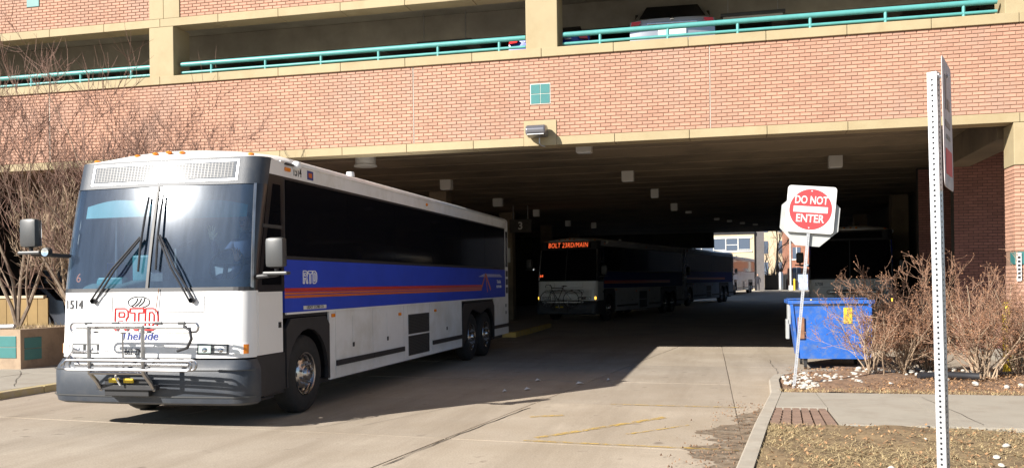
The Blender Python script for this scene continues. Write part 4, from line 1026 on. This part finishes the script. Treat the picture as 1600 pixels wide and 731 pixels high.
main_bus = coach('white coach with blue side band and folded bike rack, parked in full sun', (-6.81, 9.47, 0), 0)
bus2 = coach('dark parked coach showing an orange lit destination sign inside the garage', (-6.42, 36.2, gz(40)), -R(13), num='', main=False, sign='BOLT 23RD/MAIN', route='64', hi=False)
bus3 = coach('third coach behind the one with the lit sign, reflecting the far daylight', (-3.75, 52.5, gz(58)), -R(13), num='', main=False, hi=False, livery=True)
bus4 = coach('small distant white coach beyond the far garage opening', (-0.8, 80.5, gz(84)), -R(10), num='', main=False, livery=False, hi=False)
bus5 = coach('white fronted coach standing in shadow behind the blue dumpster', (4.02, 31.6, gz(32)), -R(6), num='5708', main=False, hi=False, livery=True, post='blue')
# driver waving inside the sunlit coach (a person is a thing of its own)
dv = thing('person', 'coach driver in dark blue jacket raising one open palm behind the windshield', 'person', (-6.81, 9.47, 0))
J = [((.62, 1.32, 1.80), (.17, .13)), ((.62, 1.33, 2.00), (.17, .12)), ((.62, 1.32, 2.22), (.19, .12)), ((.62, 1.31, 2.33), (.08, .08)), ((.62, 1.30, 2.42), (.065, .065)),
     ((.44, 1.29, 2.28), .075), ((.36, 1.14, 2.08), .058), ((.40, .92, 2.15), .045), ((.42, .80, 2.28), .035),
     ((.80, 1.29, 2.28), .075), ((.86, 1.12, 2.06), .058), ((.78, .86, 2.02), .042), ((.76, .80, 2.04), .036),
     ((.50, 1.05, 1.80), .10), ((.48, .82, 1.80), .085), ((.74, 1.05, 1.80), .10), ((.76, .82, 1.80), .085), ((.47, .78, 1.45), .06), ((.77, .78, 1.45), .06)]
skin('body', J, [(0, 1), (1, 2), (2, 3), (3, 4), (2, 5), (5, 6), (6, 7), (7, 8), (2, 9), (9, 10), (10, 11), (11, 12), (0, 13), (13, 14), (0, 15), (15, 16), (14, 17), (16, 18)], 'cloth_blue', dv)
hd_ = MB().ell((.62, 1.27, 2.56), (.078, .098, .12), 16, 12).ell((.62, 1.165, 2.545), (.015, .025, .02), 8, 6).ell((.545, 1.28, 2.55), (.012, .02, .03), 8, 6).ell((.695, 1.28, 2.55), (.012, .02, .03), 8, 6)
hd_ = hd_.build('head', 'skin', dv, True)
MB().ell((.62, 1.295, 2.60), (.086, .10, .10), 14, 10).build('hair', 'hair', dv, True)
for dx in (-.03, .03): MB().ell((.62+dx, 1.178, 2.57), (.012, .008, .007), 8, 6).build('eye', 'ink', hd_)
MB().box((.595, 1.170, 2.495), (.645, 1.18, 2.503)).build('mouth', 'red', hd_)
def hand(c, s, parent, m):   # open palm facing -y, fingers up, thumb to +x
    q = lambda x, y, z: (c[0]+x*s, c[1]+y*s, c[2]+z*s)
    JJ = [(q(0, 0, 0), .030*s), (q(0, 0, .045), (.045*s, .018*s)), (q(0, 0, .09), (.045*s, .016*s))]; EE = [(0, 1), (1, 2)]
    for x, L, sp_ in ((-.036, .075, -.014), (-.013, .088, -.004), (.012, .082, .006), (.034, .064, .016)):
        n = len(JJ); JJ += [(q(x, 0, .105), .0105*s), (q(x+sp_*.6, -.006, .105+L*.5), .0098*s), (q(x+sp_*1.5, -.016, .105+L), .0085*s)]; EE += [(2, n), (n, n+1), (n+1, n+2)]
    n = len(JJ); JJ += [(q(.045, -.004, .04), .014*s), (q(.072, -.012, .068), .0115*s), (q(.088, -.02, .092), .010*s)]; EE += [(1, n), (n, n+1), (n+1, n+2)]
    return skin('hand', JJ, EE, m, parent, 2)
hand((.42, .78, 2.30), 1.0, dv, 'glove')
hand((.76, .79, 2.02), .95, dv, 'skin')
# pedestrian in the far opening
pw_ = thing('person', 'person in dark clothes with a backpack walking at the far garage opening', 'person', (3.2, 97.5, gz(98)))
J = [((0, 0, .95), (.16, .12)), ((0, 0, 1.15), (.15, .11)), ((0, 0, 1.38), (.19, .12)), ((0, -.01, 1.50), .06), ((0, -.02, 1.56), .055),
     ((-.20, 0, 1.40), .065), ((-.27, .05, 1.14), .052), ((-.26, -.06, .92), .04), ((-.26, -.09, .84), .035), ((.20, 0, 1.40), .065), ((.27, -.04, 1.14), .052), ((.25, -.18, .94), .04), ((.25, -.22, .88), .035),
     ((-.10, 0, .88), .09), ((-.12, -.12, .50), .065), ((-.12, -.06, .10), .045), ((-.12, -.20, .04), .04), ((.10, 0, .88), .09), ((.12, .05, .50), .065), ((.13, .22, .14), .045), ((.13, .12, .04), .04)]
skin('body', J, [(0, 1), (1, 2), (2, 3), (3, 4), (2, 5), (5, 6), (6, 7), (7, 8), (2, 9), (9, 10), (10, 11), (11, 12), (0, 13), (13, 14), (14, 15), (15, 16), (0, 17), (17, 18), (18, 19), (19, 20)], 'cloth_dark', pw_)
MB().ell((0, -.02, 1.67), (.078, .095, .115), 12, 10).build('head', 'skin', pw_, True); MB().ell((0, .01, 1.70), (.085, .095, .10), 12, 10).build('hair', 'hair', pw_, True)
MB().bbox((-.17, .12, 1.0), (.17, .30, 1.45), .05).build('backpack', 'cloth_dark', pw_, True)
# bicycle on the front of the second coach
bk = thing('bicycle', 'dark road bicycle carried on the front rack of the coach with the lit sign', 'bicycle', (-6.55, 35.55, gz(36)+.62), -R(13))
for x in (-.52, .50):
    wh = MB().tube([(x+.33*math.cos(t), 0, .34+.33*math.sin(t)) for t in [2*math.pi*k/32 for k in range(32)]], .015, 6, closed=True).build('wheel', 'rubber', bk)
    sk = MB()
    for k in range(14): t = 2*math.pi*k/14; sk.tube([(x, 0, .34), (x+.32*math.cos(t), 0, .34+.32*math.sin(t))], .0025, 3, cap=False)
    stuff(sk.build('spokes', 'steel', wh)); MB().lathe([(-.04, .02), (.04, .02)], (x, 0, .34), 'y', 8).build('hub', 'steel', wh)
fr_ = MB()
for p, q, r_ in (((-.34, 0, .80), (.16, 0, .80), .016), ((-.32, 0, .72), (-.06, 0, .32), .018), ((-.06, 0, .32), (.18, 0, .86), .016), ((-.06, 0, .32), (.50, 0, .34), .010), ((.16, 0, .78), (.50, 0, .34), .009), ((-.36, 0, .88), (-.32, 0, .70), .018), ((-.33, 0, .72), (-.52, 0, .34), .012)): fr_.tube([p, q], r_, 8)
fr_.build('frame', 'ink', bk); MB().tube([(-.36, 0, .88), (-.40, -.05, .93), (-.46, -.2, .93), (-.52, -.22, .88), (-.50, -.22, .82)], .012, 6).tube([(-.40, .05, .93), (-.46, .2, .93), (-.52, .22, .88)], .012, 6).build('handlebar', 'ink', bk)
MB().ell((.22, 0, .88), (.13, .06, .025), 12, 6).build('saddle', 'ink', bk, True); MB().lathe([(-.01, .09), (.01, .09)], (-.06, 0, .32), 'y', 16).build('chainring', 'steel', bk)
# ------------------------------------------------------------------ signs
def perforated(parent, name, w, L, pitch, m, matrix):
    mb = MB(); n = int(L/pitch); r = w*.135; h = w/2
    for f in range(4):
        rot = Matrix.Rotation(R(90*f), 4, 'Z')
        for k in range(n):
            z0, z1 = k*pitch, (k+1)*pitch; zc = (z0+z1)/2
            o = [(-h, z0), (h, z0), (h, z1), (-h, z1)]; c = [(r*math.cos(R(45*j+22.5-180)), zc+r*math.sin(R(45*j+22.5-180))) for j in range(8)]
            vs = [rot @ Vector((x, -h, z)) for x, z in o+c]
            # octagon verts: 0 left-low ... going counter-clockwise
            mb.add(vs, [(0, 1, 6, 5), (0, 5, 4), (1, 2, 8, 7), (1, 7, 6), (2, 3, 10, 9), (2, 9, 8), (3, 0, 4, 11), (3, 11, 10)])
    mb.v = [tuple(matrix @ Vector(v)) for v in mb.v]
    return mb.build(name, m, parent)
BASE = Vector((0.97, 14.16, 0.05)); TILT = math.atan2(1.24-.97, 2.76-.1)
dne = thing('road_sign', 'leaning do not enter sign on a perforated post with an octagonal sign behind', 'sign', BASE)
Mt = Matrix.Rotation(TILT, 4, 'Y') @ Matrix.Rotation(R(-4), 4, 'Z')
perforated(dne, 'post', .045, 3.07, .0254, 'galv', Mt)
def rrect(w, h, r, n=5):
    P = []
    for cx, cz, a0 in ((w/2-r, h/2-r, 0), (-w/2+r, h/2-r, 90), (-w/2+r, -h/2+r, 180), (w/2-r, -h/2+r, 270)):
        for k in range(n+1): t = R(a0+90*k/n); P.append((cx+r*math.cos(t), cz+r*math.sin(t)))
    return P
def xf(mb, mtx): mb.v = [tuple(mtx @ Vector(v)) for v in mb.v]; return mb
TC = Mt @ Matrix.Translation((.0, -.035, 2.71)); k_ = .70
pl_ = xf(MB().prism(rrect(.70, .70, .05), -.004, 0, 'y'), TC).build('plate', 'sign_white', dne)
xf(MB().prism([(.305*math.cos(t), .305*math.sin(t)) for t in [2*math.pi*k/48 for k in range(48)]], -.0065, -.0045, 'y'), TC).build('red_disc', 'sign_red', pl_)
xf(MB().box((-.245, -.0095, -.045), (.245, -.007, .045)), TC).build('white_bar', 'sign_white', pl_)
for s_, z in (('DO NOT', .135), ('ENTER', -.14)): text('lettering', s_, 'sign_white', pl_, TC @ front_mtx(0, -.009, z), .165, bold=.0025, width=.47 if z > 0 else .40, extrude=.001)
for z in (.275, -.275): xf(MB().lathe([(-.012, .012), (-.014, 0)], (0, 0, z), 'y', 8), TC).build('bolt', 'galv', pl_)
TC2 = Mt @ Matrix.Translation((.0, .035, 2.585))
oct_ = xf(MB().prism([(.455*math.cos(R(22.5+45*k)), .455*math.sin(R(22.5+45*k))) for k in range(8)], 0, .004, 'y'), TC2).build('octagon_plate', 'aluminium', dne)
oct_['label'] = 'bare grey back of an octagonal stop sign'
# second post with blade sign seen nearly edge on
p2 = thing('road_sign', 'tall galvanised perforated post on the right with a sign seen edge on', 'sign', (1.02, 4.70, 0))
T2 = Matrix.Rotation(R(-.7), 4, 'Y') @ Matrix.Rotation(R(-32), 4, 'Z')
perforated(p2, 'post', .0445, 2.71, .0254, 'galv', T2)
TB = Matrix.Translation((.0, 0, 2.43)) @ Matrix.Rotation(R(-.7), 4, 'Y') @ Matrix.Rotation(R(72), 4, 'Z') @ Matrix.Translation((0, -.026, 0))
bl = xf(MB().prism(rrect(.40, .61, .035), -.003, 0, 'y'), TB).build('blade', 'sign_grey', p2)
xf(MB().box((-.13, -.0055, -.24), (.13, -.0035, -.12)), TB).build('red_block', 'ink_red', bl)
for x, z, w_, h_ in ((-.08, .15, .05, .16), (.03, .10, .10, .05), (-.02, .0, .2, .03), (0, -.06, .16, .02)): xf(MB().box((x-w_/2, -.005, z-h_/2), (x+w_/2, -.0035, z+h_/2)), TB).build('mark', 'grey_plastic', bl)
for z in (.24, -.26): xf(MB().lathe([(-.012, .016), (-.014, 0)], (.0, 0, z), 'y', 8), TB).build('bolt', 'galv', bl)
MB().tube([(-.05, 0, 2.67), (.03, 0, 2.67)], .009, 6).build('bolt', 'galv', p2)

# ------------------------------------------------------------------ dumpster
du = thing('dumpster', 'blue steel dumpster on casters with a yellow label beside the leaning sign', 'dumpster', (1.80, 17.75, 0)); du.scale = (.95, 1, .94)
def dface(z): t = (z-.22)/1.17; return -.50-.17*t, .86+.02*t
dd = MB(); prof = [(.22, -.50, .86), (1.36, -.66, .88)]
for z, xa, xb in prof: dd.add([(xa, 0-.0, z), (xb, 0, z), (xb, 1.25, z), (xa, 1.25, z)], [])
dd.f = [(0, 1, 5, 4), (1, 2, 6, 5), (2, 3, 7, 6), (3, 0, 4, 7), (3, 2, 1, 0)]
dd.build('body', 'dumpster_blue', du)
MB().bbox((-.70, -.035, 1.315), (.92, .02, 1.39), .012).build('rim', 'dumpster_blue', du); MB().bbox((-.70, .021, 1.315), (-.64, 1.28, 1.39), .012).build('rim', 'dumpster_blue', du)
MB().box((-.62, -.018, 1.285), (.88, -.002, 1.302)).build('shadow_lip', 'rim_shadow', du)  # dark strip paints the shadow under the rim
MB().bbox((-.66, .65, 1.391), (.88, 1.28, 1.41), .01).build('lid', 'dumpster_blue', du)
for x in (-.56, .8): MB().prism([(x, .24), (x+.05, .24), (x-.05 if x < 0 else x+.06, 1.31), (x-.11 if x < 0 else x, 1.31)], -.03, -.002, 'y').build('rib', 'dumpster_blue', du)
MB().bbox((-.53, -.045, .62), (-.40, -.03, 1.05), .006).build('wood_strip', 'rust_wood', du)
MB().bbox((.34, -.012, .92), (.50, -.003, 1.24), .002).build('label_plate', 'yellow', du)
for x, z in ((-.52, 1.2), (-.55, .9)): MB().bbox((x-.18, .2, z-.3), (x-.12, .5, z+.1), .01).build('pocket', 'aluminium', du)
for x, y in ((-.38, .1), (.7, .1), (-.38, 1.1), (.7, 1.1)):
    cs = MB().lathe([(-.025, .0), (-.025, .08), (.025, .08), (.025, 0)], (x, y, .085), 'x', 16).build('caster', 'rubber', du); MB().bbox((x-.04, y-.05, .13), (x+.04, y+.05, .222), .008).build('fork', 'dark_metal', cs)
dp = MB().tube([(2.95, 15.35, .14), (3.4, 15.5, .15), (3.85, 15.4, .14)], .06, 10); tag(dp.build('drain_pipe', 'black', None, True), 'black drain pipe lying on the bed between the right shrubs', 'pipe')

# ------------------------------------------------------------------ woody plants
MINR = .0055
def branch(mb, p, d, L, r, lev, maxl, rnd, n=5, tips=None, up=.25, wob=.25, kids=(3, 5), ang=(25, 55), kr=.62, kl=(.45, .75), sides=(6, 4, 3, 3, 3), trunk=None, tmin=.3):
    pts = [p]; rs = [r]; dirs = [d]; segs = max(3, n-lev)
    for i in range(segs):
        d = (d+Vector((rnd.uniform(-1, 1), rnd.uniform(-1, 1), rnd.uniform(-1, 1)))*wob+Vector((0, 0, up))*.35).normalized()
        p = p+d*(L/segs); pts.append(p); rs.append(r*(1-.62*(i+1)/segs)); dirs.append(d)
    (trunk if (trunk is not None and lev < 2) else mb).tube(pts, rs, sides[min(lev, 4)], cap=False)
    if lev >= maxl:
        if tips is not None: tips.append(pts[-1])
        return
    for k in range(rnd.randint(*kids)):
        t = rnd.uniform(tmin, 1.0); i = min(int(t*segs), segs-1); f = t*segs-i
        q = pts[i].lerp(pts[i+1], f); dd = dirs[i+1]
        ax = dd.cross(Vector((rnd.uniform(-1, 1), rnd.uniform(-1, 1), rnd.uniform(-.3, 1)))).normalized()
        nd = (Matrix.Rotation(R(rnd.uniform(*ang)), 3, ax) @ dd).normalized()
        branch(mb, q, nd, L*rnd.uniform(*kl), max(MINR, rs[i]*kr), lev+1, maxl, rnd, n, tips, up, wob, kids, ang, kr, kl, sides, trunk, tmin)
def tree(label, loc, h, seed, stems=1, r=.07, maxl=4, crownmat='twig_red', barkmat='bark', lean_=None, group=None, kids=(3, 5), name='bare_tree', up=.42, minr=.0035):
    t = thing(name, label, 'tree', loc, 0, group); rnd = random.Random(seed); cr = MB(); tk = MB()
    for s in range(stems):
        a = rnd.random()*6.28; d = Vector((.28*math.cos(a), .28*math.sin(a), 1)) if stems > 1 else Vector((0, 0, 1))
        if lean_: d += Vector(lean_)
        branch(cr, Vector((0, 0, 0)), d.normalized(), h*.55, r, 0, maxl, rnd, 6, None, up, .18, kids, (22, 55), .58, (.45, .72), trunk=tk, tmin=.15)
    tk.build('trunk', barkmat, t, True); cr.build('crown', crownmat, t); return t
TG = 'bare trees in front of the garage'
tree('tall bare reddish tree rising from the planter at the far left edge', (-14.5, 15.9, .85), 5.6, 1, 4, .042, 4, group=TG)
tree('bare many-stemmed tree above the left mirror of the coach', (-12.8, 16.3, .1), 6.2, 4, 4, .045, 4, group=TG)
tree('bare tree whose upright twigs cross the teal railing left of the column', (-12.0, 15.9, .1), 6.6, 23, 4, .045, 4, group=TG)
tree('bare reddish tree whose twigs spread above the coach roof', (-10.9, 15.5, .1), 5.2, 9, 4, .055, 4, lean_=(.12, 0, 0), group=TG)
tree('low bare tree reaching right behind the coach roof corner', (-9.9, 15.8, .1), 4.6, 27, 4, .05, 4, lean_=(.12, 0, 0), group=TG)
tree('leafless pale shrubby tree low behind the coach left mirror', (-13.5, 16.4, .85), 3.2, 14, 6, .035, 4, crownmat='shrub_stem', barkmat='shrub_stem', group=TG, kids=(3, 5))
MINR = .0036
def shrub(label, loc, h, spread, seed, stems=26, lean_=(0, 0, 0), heads=True):
    t = thing('shrub', label, 'shrub', loc, 0, 'brown shrubs in the planting bed'); rnd = random.Random(seed); tk = MB(); cr = MB(); tips = []
    for s in range(stems):
        a = rnd.random()*6.28; q = rnd.random()**.6*spread; tall = s < 4; d = Vector((q*math.cos(a)*(.5 if tall else 1), q*math.sin(a)*.8, 1))+Vector(lean_); p = Vector((rnd.gauss(0, .08), rnd.gauss(0, .07), -.02))
        branch(cr, p, d.normalized(), h*(rnd.uniform(.85, 1.0) if tall else rnd.uniform(.42, .74)), rnd.uniform(.008, .015), 0, 3, rnd, 6, tips, .08, .27, (3, 5), (20, 60), .62, (.32, .6), (5, 3, 3, 3, 3), trunk=tk)
    tk.build('stems', 'shrub_stem', t); cr.build('twigs', 'shrub_twig', t)
    hm = MB()
    for p in tips:
        if rnd.random() > .85: continue
        s = rnd.uniform(.005, .014)
        hm.add([(p.x+s, p.y, p.z), (p.x-s*.6, p.y+s, p.z), (p.x-s*.6, p.y-s, p.z), (p.x, p.y, p.z+s*1.1), (p.x, p.y, p.z-s)], [(0, 1, 3), (1, 2, 3), (2, 0, 3), (1, 0, 4), (2, 1, 4), (0, 2, 4)])
    stuff(hm.build('seed_heads', 'seed_head', t))
shrub('brown twiggy shrub fanning out in front of the blue dumpster', (2.35, 15.75, .1), 1.4, .8, 3, 16, (-.12, 0, 0))
shrub('dense brown shrub just right of the dumpster', (2.85, 16.2, .1), 1.45, .95, 5, 40)
shrub('tall twiggy shrub standing right of the perforated post', (3.95, 15.7, .1), 1.6, .85, 8, 40)
shrub('brown shrub in front of the brick pillar at the right edge', (4.75, 16.2, .1), 1.65, .9, 12, 34)
shrub('brown shrub behind the perforated post', (3.35, 16.6, .1), 1.45, 1.0, 16, 40)
shrub('low tangled shrub at the right edge of the bed', (5.3, 15.6, .1), 1.4, 1.0, 31, 34)

# ------------------------------------------------------------------ cars
def car(label, loc, rz, paint_, W=1.8, L=4.6, H=1.46, group=None):
    c = thing('parked_car', label, 'car', loc, rz, group); hw = W/2    # +y is the front, the tail faces -y
    prof = [(-L/2, .45, hw*.92), (-L/2-.04, .62, hw*.96), (-L/2+.02, .98, hw*.95), (-L/2+.30, 1.02, hw*.92), (-L/2+.95, H-.06, hw*.70), (-L/2+1.5, H, hw*.68), (.2, H-.02, hw*.68), (1.15, .98, hw*.88), (L/2-.15, .80, hw*.9), (L/2, .55, hw*.88), (L/2-.05, .28, hw*.85)]
    m = MB(); nx = 8
    def P(i, u): y, z, w_ = prof[i]; x = (2*u-1)*w_; return (x, y+.06*abs(2*u-1)**3*(1 if i < 5 else -1), z-.03*abs(2*u-1)**3)
    m.grid(lambda u, v: P(min(int(round(v*(len(prof)-1))), len(prof)-1), u), nx, len(prof)-1)
    for sd in (0, 1):
        ring = [P(i, sd) for i in range(len(prof))]+[(P(0, sd)[0], L/2-.1, .25), (P(0, sd)[0], -L/2+.05, .25)]
        m.add(ring, [tuple(range(len(ring))) if sd else tuple(range(len(ring)-1, -1, -1))])
    m.build('body', paint_, c, True)
    MB().grid(lambda u, v: ((2*u-1)*(hw*.76-.16*hw*v), -L/2+.36+v*.56-.006, 1.055+v*.335+.004), 6, 3).build('rear_window', 'tint_glass', c)
    for sd in (-1, 1):
        MB().prism([(-L/2+.7, 1.06), (-L/2+1.2, H-.12), (.15, H-.14), (.9, 1.06)], sd*hw*.85-.03, sd*hw*.85+.03, 'x').build('side_window', 'tint_glass', c)
        MB().prism([(sd*hw*.74, .88), (sd*hw*.93, .86), (sd*hw*.91, .925), (sd*hw*.70, .935)], -L/2-.045, -L/2+.12, 'y').build('tail_lamp', 'red_lens', c)
        for y in (-L/2+.8, L/2-.85):
            MB().lathe([(-.1, .2), (-.1, .32), (.1, .32), (.1, .2), (.08, .18), (.08, 0)], (sd*(hw-.1), y, .32), 'x', 24).build('wheel', 'rubber', c, True)
    MB().bbox((-.28, -L/2-.065, .66), (.28, -L/2-.03, .82), .006).build('licence_plate', 'sign_white', c)
    MB().ell((0, -L/2-.0, .955), (.05, .03, .03), 10, 6).build('badge', 'chrome', c); MB().bbox((-hw*.9, -L/2-.07, .40), (hw*.9, -L/2+.1, .58), .03).build('rear_bumper', paint_, c)
    MB().bbox((-.5, -L/2-.055, .865), (.5, -L/2-.02, .90), .01).build('trim', 'chrome', c)
    return c
car('silver hatchback seen from behind the teal railing of the parking deck', (-1.12, 20.6, 5.852), R(3), 'car_silver', 1.78, 4.3, 1.46).scale = (1, 1, 1.22)
car('bright blue car low behind the railing next to the middle column', (-3.55, 20.6, 5.852), 0, 'car_blue', 1.8, 4.5, 1.42)
car('dark car half hidden behind the wooden fence at the left edge', (-21.0, 23.2, .4), R(88), 'car_dark', 1.85, 4.8, 1.5)
# ------------------------------------------------------------------ left background under the deck
fe = thing('wooden_fence', 'brown wooden board fence with pale cap behind the planter', 'fence', (0, 17.35, 0))
x = -22.0
while x < -15.15:
    MB().bbox((x, 0, .12), (x+.27, .035, 1.50), .006).build('board', 'fence_wood', fe); x += .28
MB().bbox((-22.0, -.03, 1.50), (-15.1, .08, 1.56), .008).build('cap', 'pale_wall', fe)
sh = thing('shopfront', 'dim shopfront with brick piers and gridded windows under the garage at left', 'building', (0, 27.5, 0))
MB().box((XL, .3, 0), (-14.85, .6, 4.8)).build('wall', 'dark_wall', sh)
for x in (-25.5, -22.6, -20.6, -18.2, -16.0):
    MB().bbox((x, -.1, 0), (x+.6, .3, 4.8), .02).build('pier', 'brick_far', sh)
for x0, x1 in ((-24.9, -22.7), (-21.95, -20.7), (-19.95, -18.3), (-17.5, -16.1)):
    wn = MB().box((x0, .1, .5), (x1, .13, 3.2)).build('window', 'window_far', sh)
    for k in range(4): xx = x0+(x1-x0)*k/3; MB().box((xx-.03, .05, .5), (xx+.03, .098, 3.2)).build('mullion', 'window_white', wn)
    for z in (.5, 1.7, 2.4, 3.2): MB().box((x0, .04, z-.03), (x1, .097, z+.03)).build('transom', 'window_white', wn)
# ------------------------------------------------------------------ beyond the far opening
GZ = .55
fb_ = thing('office_building', 'sunlit tan office building with a band of windows beyond the tunnel', 'building', (0, 105, GZ))
MB().box((-22, 0, 0), (3.1, 20, 10.0)).build('wall', 'pale_wall', fb_)
MB().box((3.101, .3, 0), (4.2, 20, 9.6)).build('shaded_side', 'shade_grey', fb_)  # shaded side of the tan building, shade put into grey colour
MB().box((-22, -.05, 6.35), (3.15, 0, 6.75)).build('band', 'dark_metal', fb_)
for k in range(9):
    x = 2.75-(k+1)*1.36
    wn = MB().box((x, -.04, 4.55), (x+1.24, -.01, 5.85)).build('window', 'window_far', fb_); MB().box((x-.10, -.10, 4.5), (x-.01, 0, 5.9)).build('mullion', 'window_white', wn); MB().box((x, -.06, 4.6+.55*(k % 2)), (x+1.24, -.042, 4.66+.55*(k % 2))).build('blind_rail', 'window_white', wn)
MB().box((-10, -.12, 4.36), (2.85, 0, 4.50)).build('sill', 'window_white', fb_); MB().box((-10, -.11, 5.9), (2.85, 0, 6.02)).build('head', 'window_white', fb_)
for k in range(5): MB().box((4.202, 2+k*3.4, 3.6), (4.23, 3.6+k*3.4, 5.6)).build('window', 'window_far', fb_)
f2 = thing('brick_house', 'red brick building behind bare trees seen through the far opening', 'building', (0, 135, GZ))
MB().box((8.6, 0, 0), (30, 12, 9.5)).build('wall', 'brick_far', f2)
for i in range(7):
    for j in range(3):
        x = 9.3+i*2.6; wn = MB().box((x, -.06, 1.2+j*2.9), (x+1.1, -.01, 2.9+j*2.9)).build('window', 'window_far', f2); MB().box((x-.12, -.08, 1.05+j*2.9), (x+1.22, -.01, 1.2+j*2.9)).build('sill', 'window_white', wn); MB().box((x+.5, -.09, 1.2+j*2.9), (x+.6, -.062, 2.9+j*2.9)).build('mullion', 'window_white', wn)
f3 = thing('brick_house', 'pale brick building far behind at the right of the tunnel view', 'building', (0, 150, GZ)); MB().box((3, 0, 0), (40, 10, 16)).build('wall', 'pale_wall', f3)
for i in range(8):
    for j in range(4): MB().box((5+i*3.2, -.05, 2+j*3.4), (6.6+i*3.2, -.01, 4+j*3.4)).build('window', 'window_far', f3)
tree('large dark bare tree beyond the far opening', (6.1, 112, GZ), 9.5, 41, 1, .28, 4, 'bark', 'bark', kids=(4, 5), name='street_tree')
tree('pale barked bare tree beside the tan building', (4.9, 110, GZ), 6.5, 43, 2, .14, 4, 'twig_red', 'bark_white', kids=(4, 5), name='street_tree')
fc = thing('metal_fence', 'dark metal fence across the far street', 'fence', (0, 107.5, GZ))
MB().box((4.3, .08, 0), (6.8, .12, 1.75)).build('panel', 'dark_metal', fc)
for k in range(40): MB().box((4.0+k*.20, 0, 0), (4.04+k*.20, .04, 1.9)).build('picket', 'dark_metal', fc)
for z in (.2, 1.8): MB().box((4.0, .041, z), (12, .07, z+.06)).build('rail', 'dark_metal', fc)
lpz = thing('utility_pole', 'thin grey utility pole beyond the far opening', 'pole', (6.95, 104, GZ)); MB().tube([(0, 0, 0), (0, 0, 9)], [.13, .10], 10).build('shaft', 'aluminium', lpz); MB().bbox((-.22, -.2, 0), (.22, .2, .5), .02).build('footing', 'sign_white', lpz)
tk_ = thing('tank', 'silver upright cylinder by the fence beyond the opening', 'tank', (6.0, 106.3, GZ)); MB().lathe([(0, .26), (1.9, .26), (2.05, .15), (2.08, 0)], axis='z', n=16).build('shell', 'steel', tk_, True)
yb_ = thing('bollard', 'small yellow bollard far beyond the opening beside pale cabinets', 'bollard', (7.2, 102, GZ)); MB().lathe([(0, .10), (1.2, .10), (1.25, .05), (1.26, 0)], axis='z', n=12).build('post', 'yellow', yb_)
for x, nm in ((8.15, 'pale blue utility cabinet nearest the yellow bollard far beyond the opening'), (9.3, 'pale blue utility cabinet farther right beyond the opening')):
    cb = thing('utility_cabinet', nm, 'cabinet', (x, 102.5, GZ), 0, 'cabinets beyond the opening'); MB().bbox((-.5, 0, 0), (.5, .6, 1.7), .03).build('body', 'cab_blue', cb)
    for dx in (-.27, .27):
        for z in (.3, .9): MB().box((dx-.14, -.02, z), (dx+.14, -.002, z+.4)).build('louvre', 'window_white', cb)
sunroad = struct(MB().box((-11, 98, GZ-.03), (30, 104, GZ+.0)).build('far_street', 'sidewalk'))
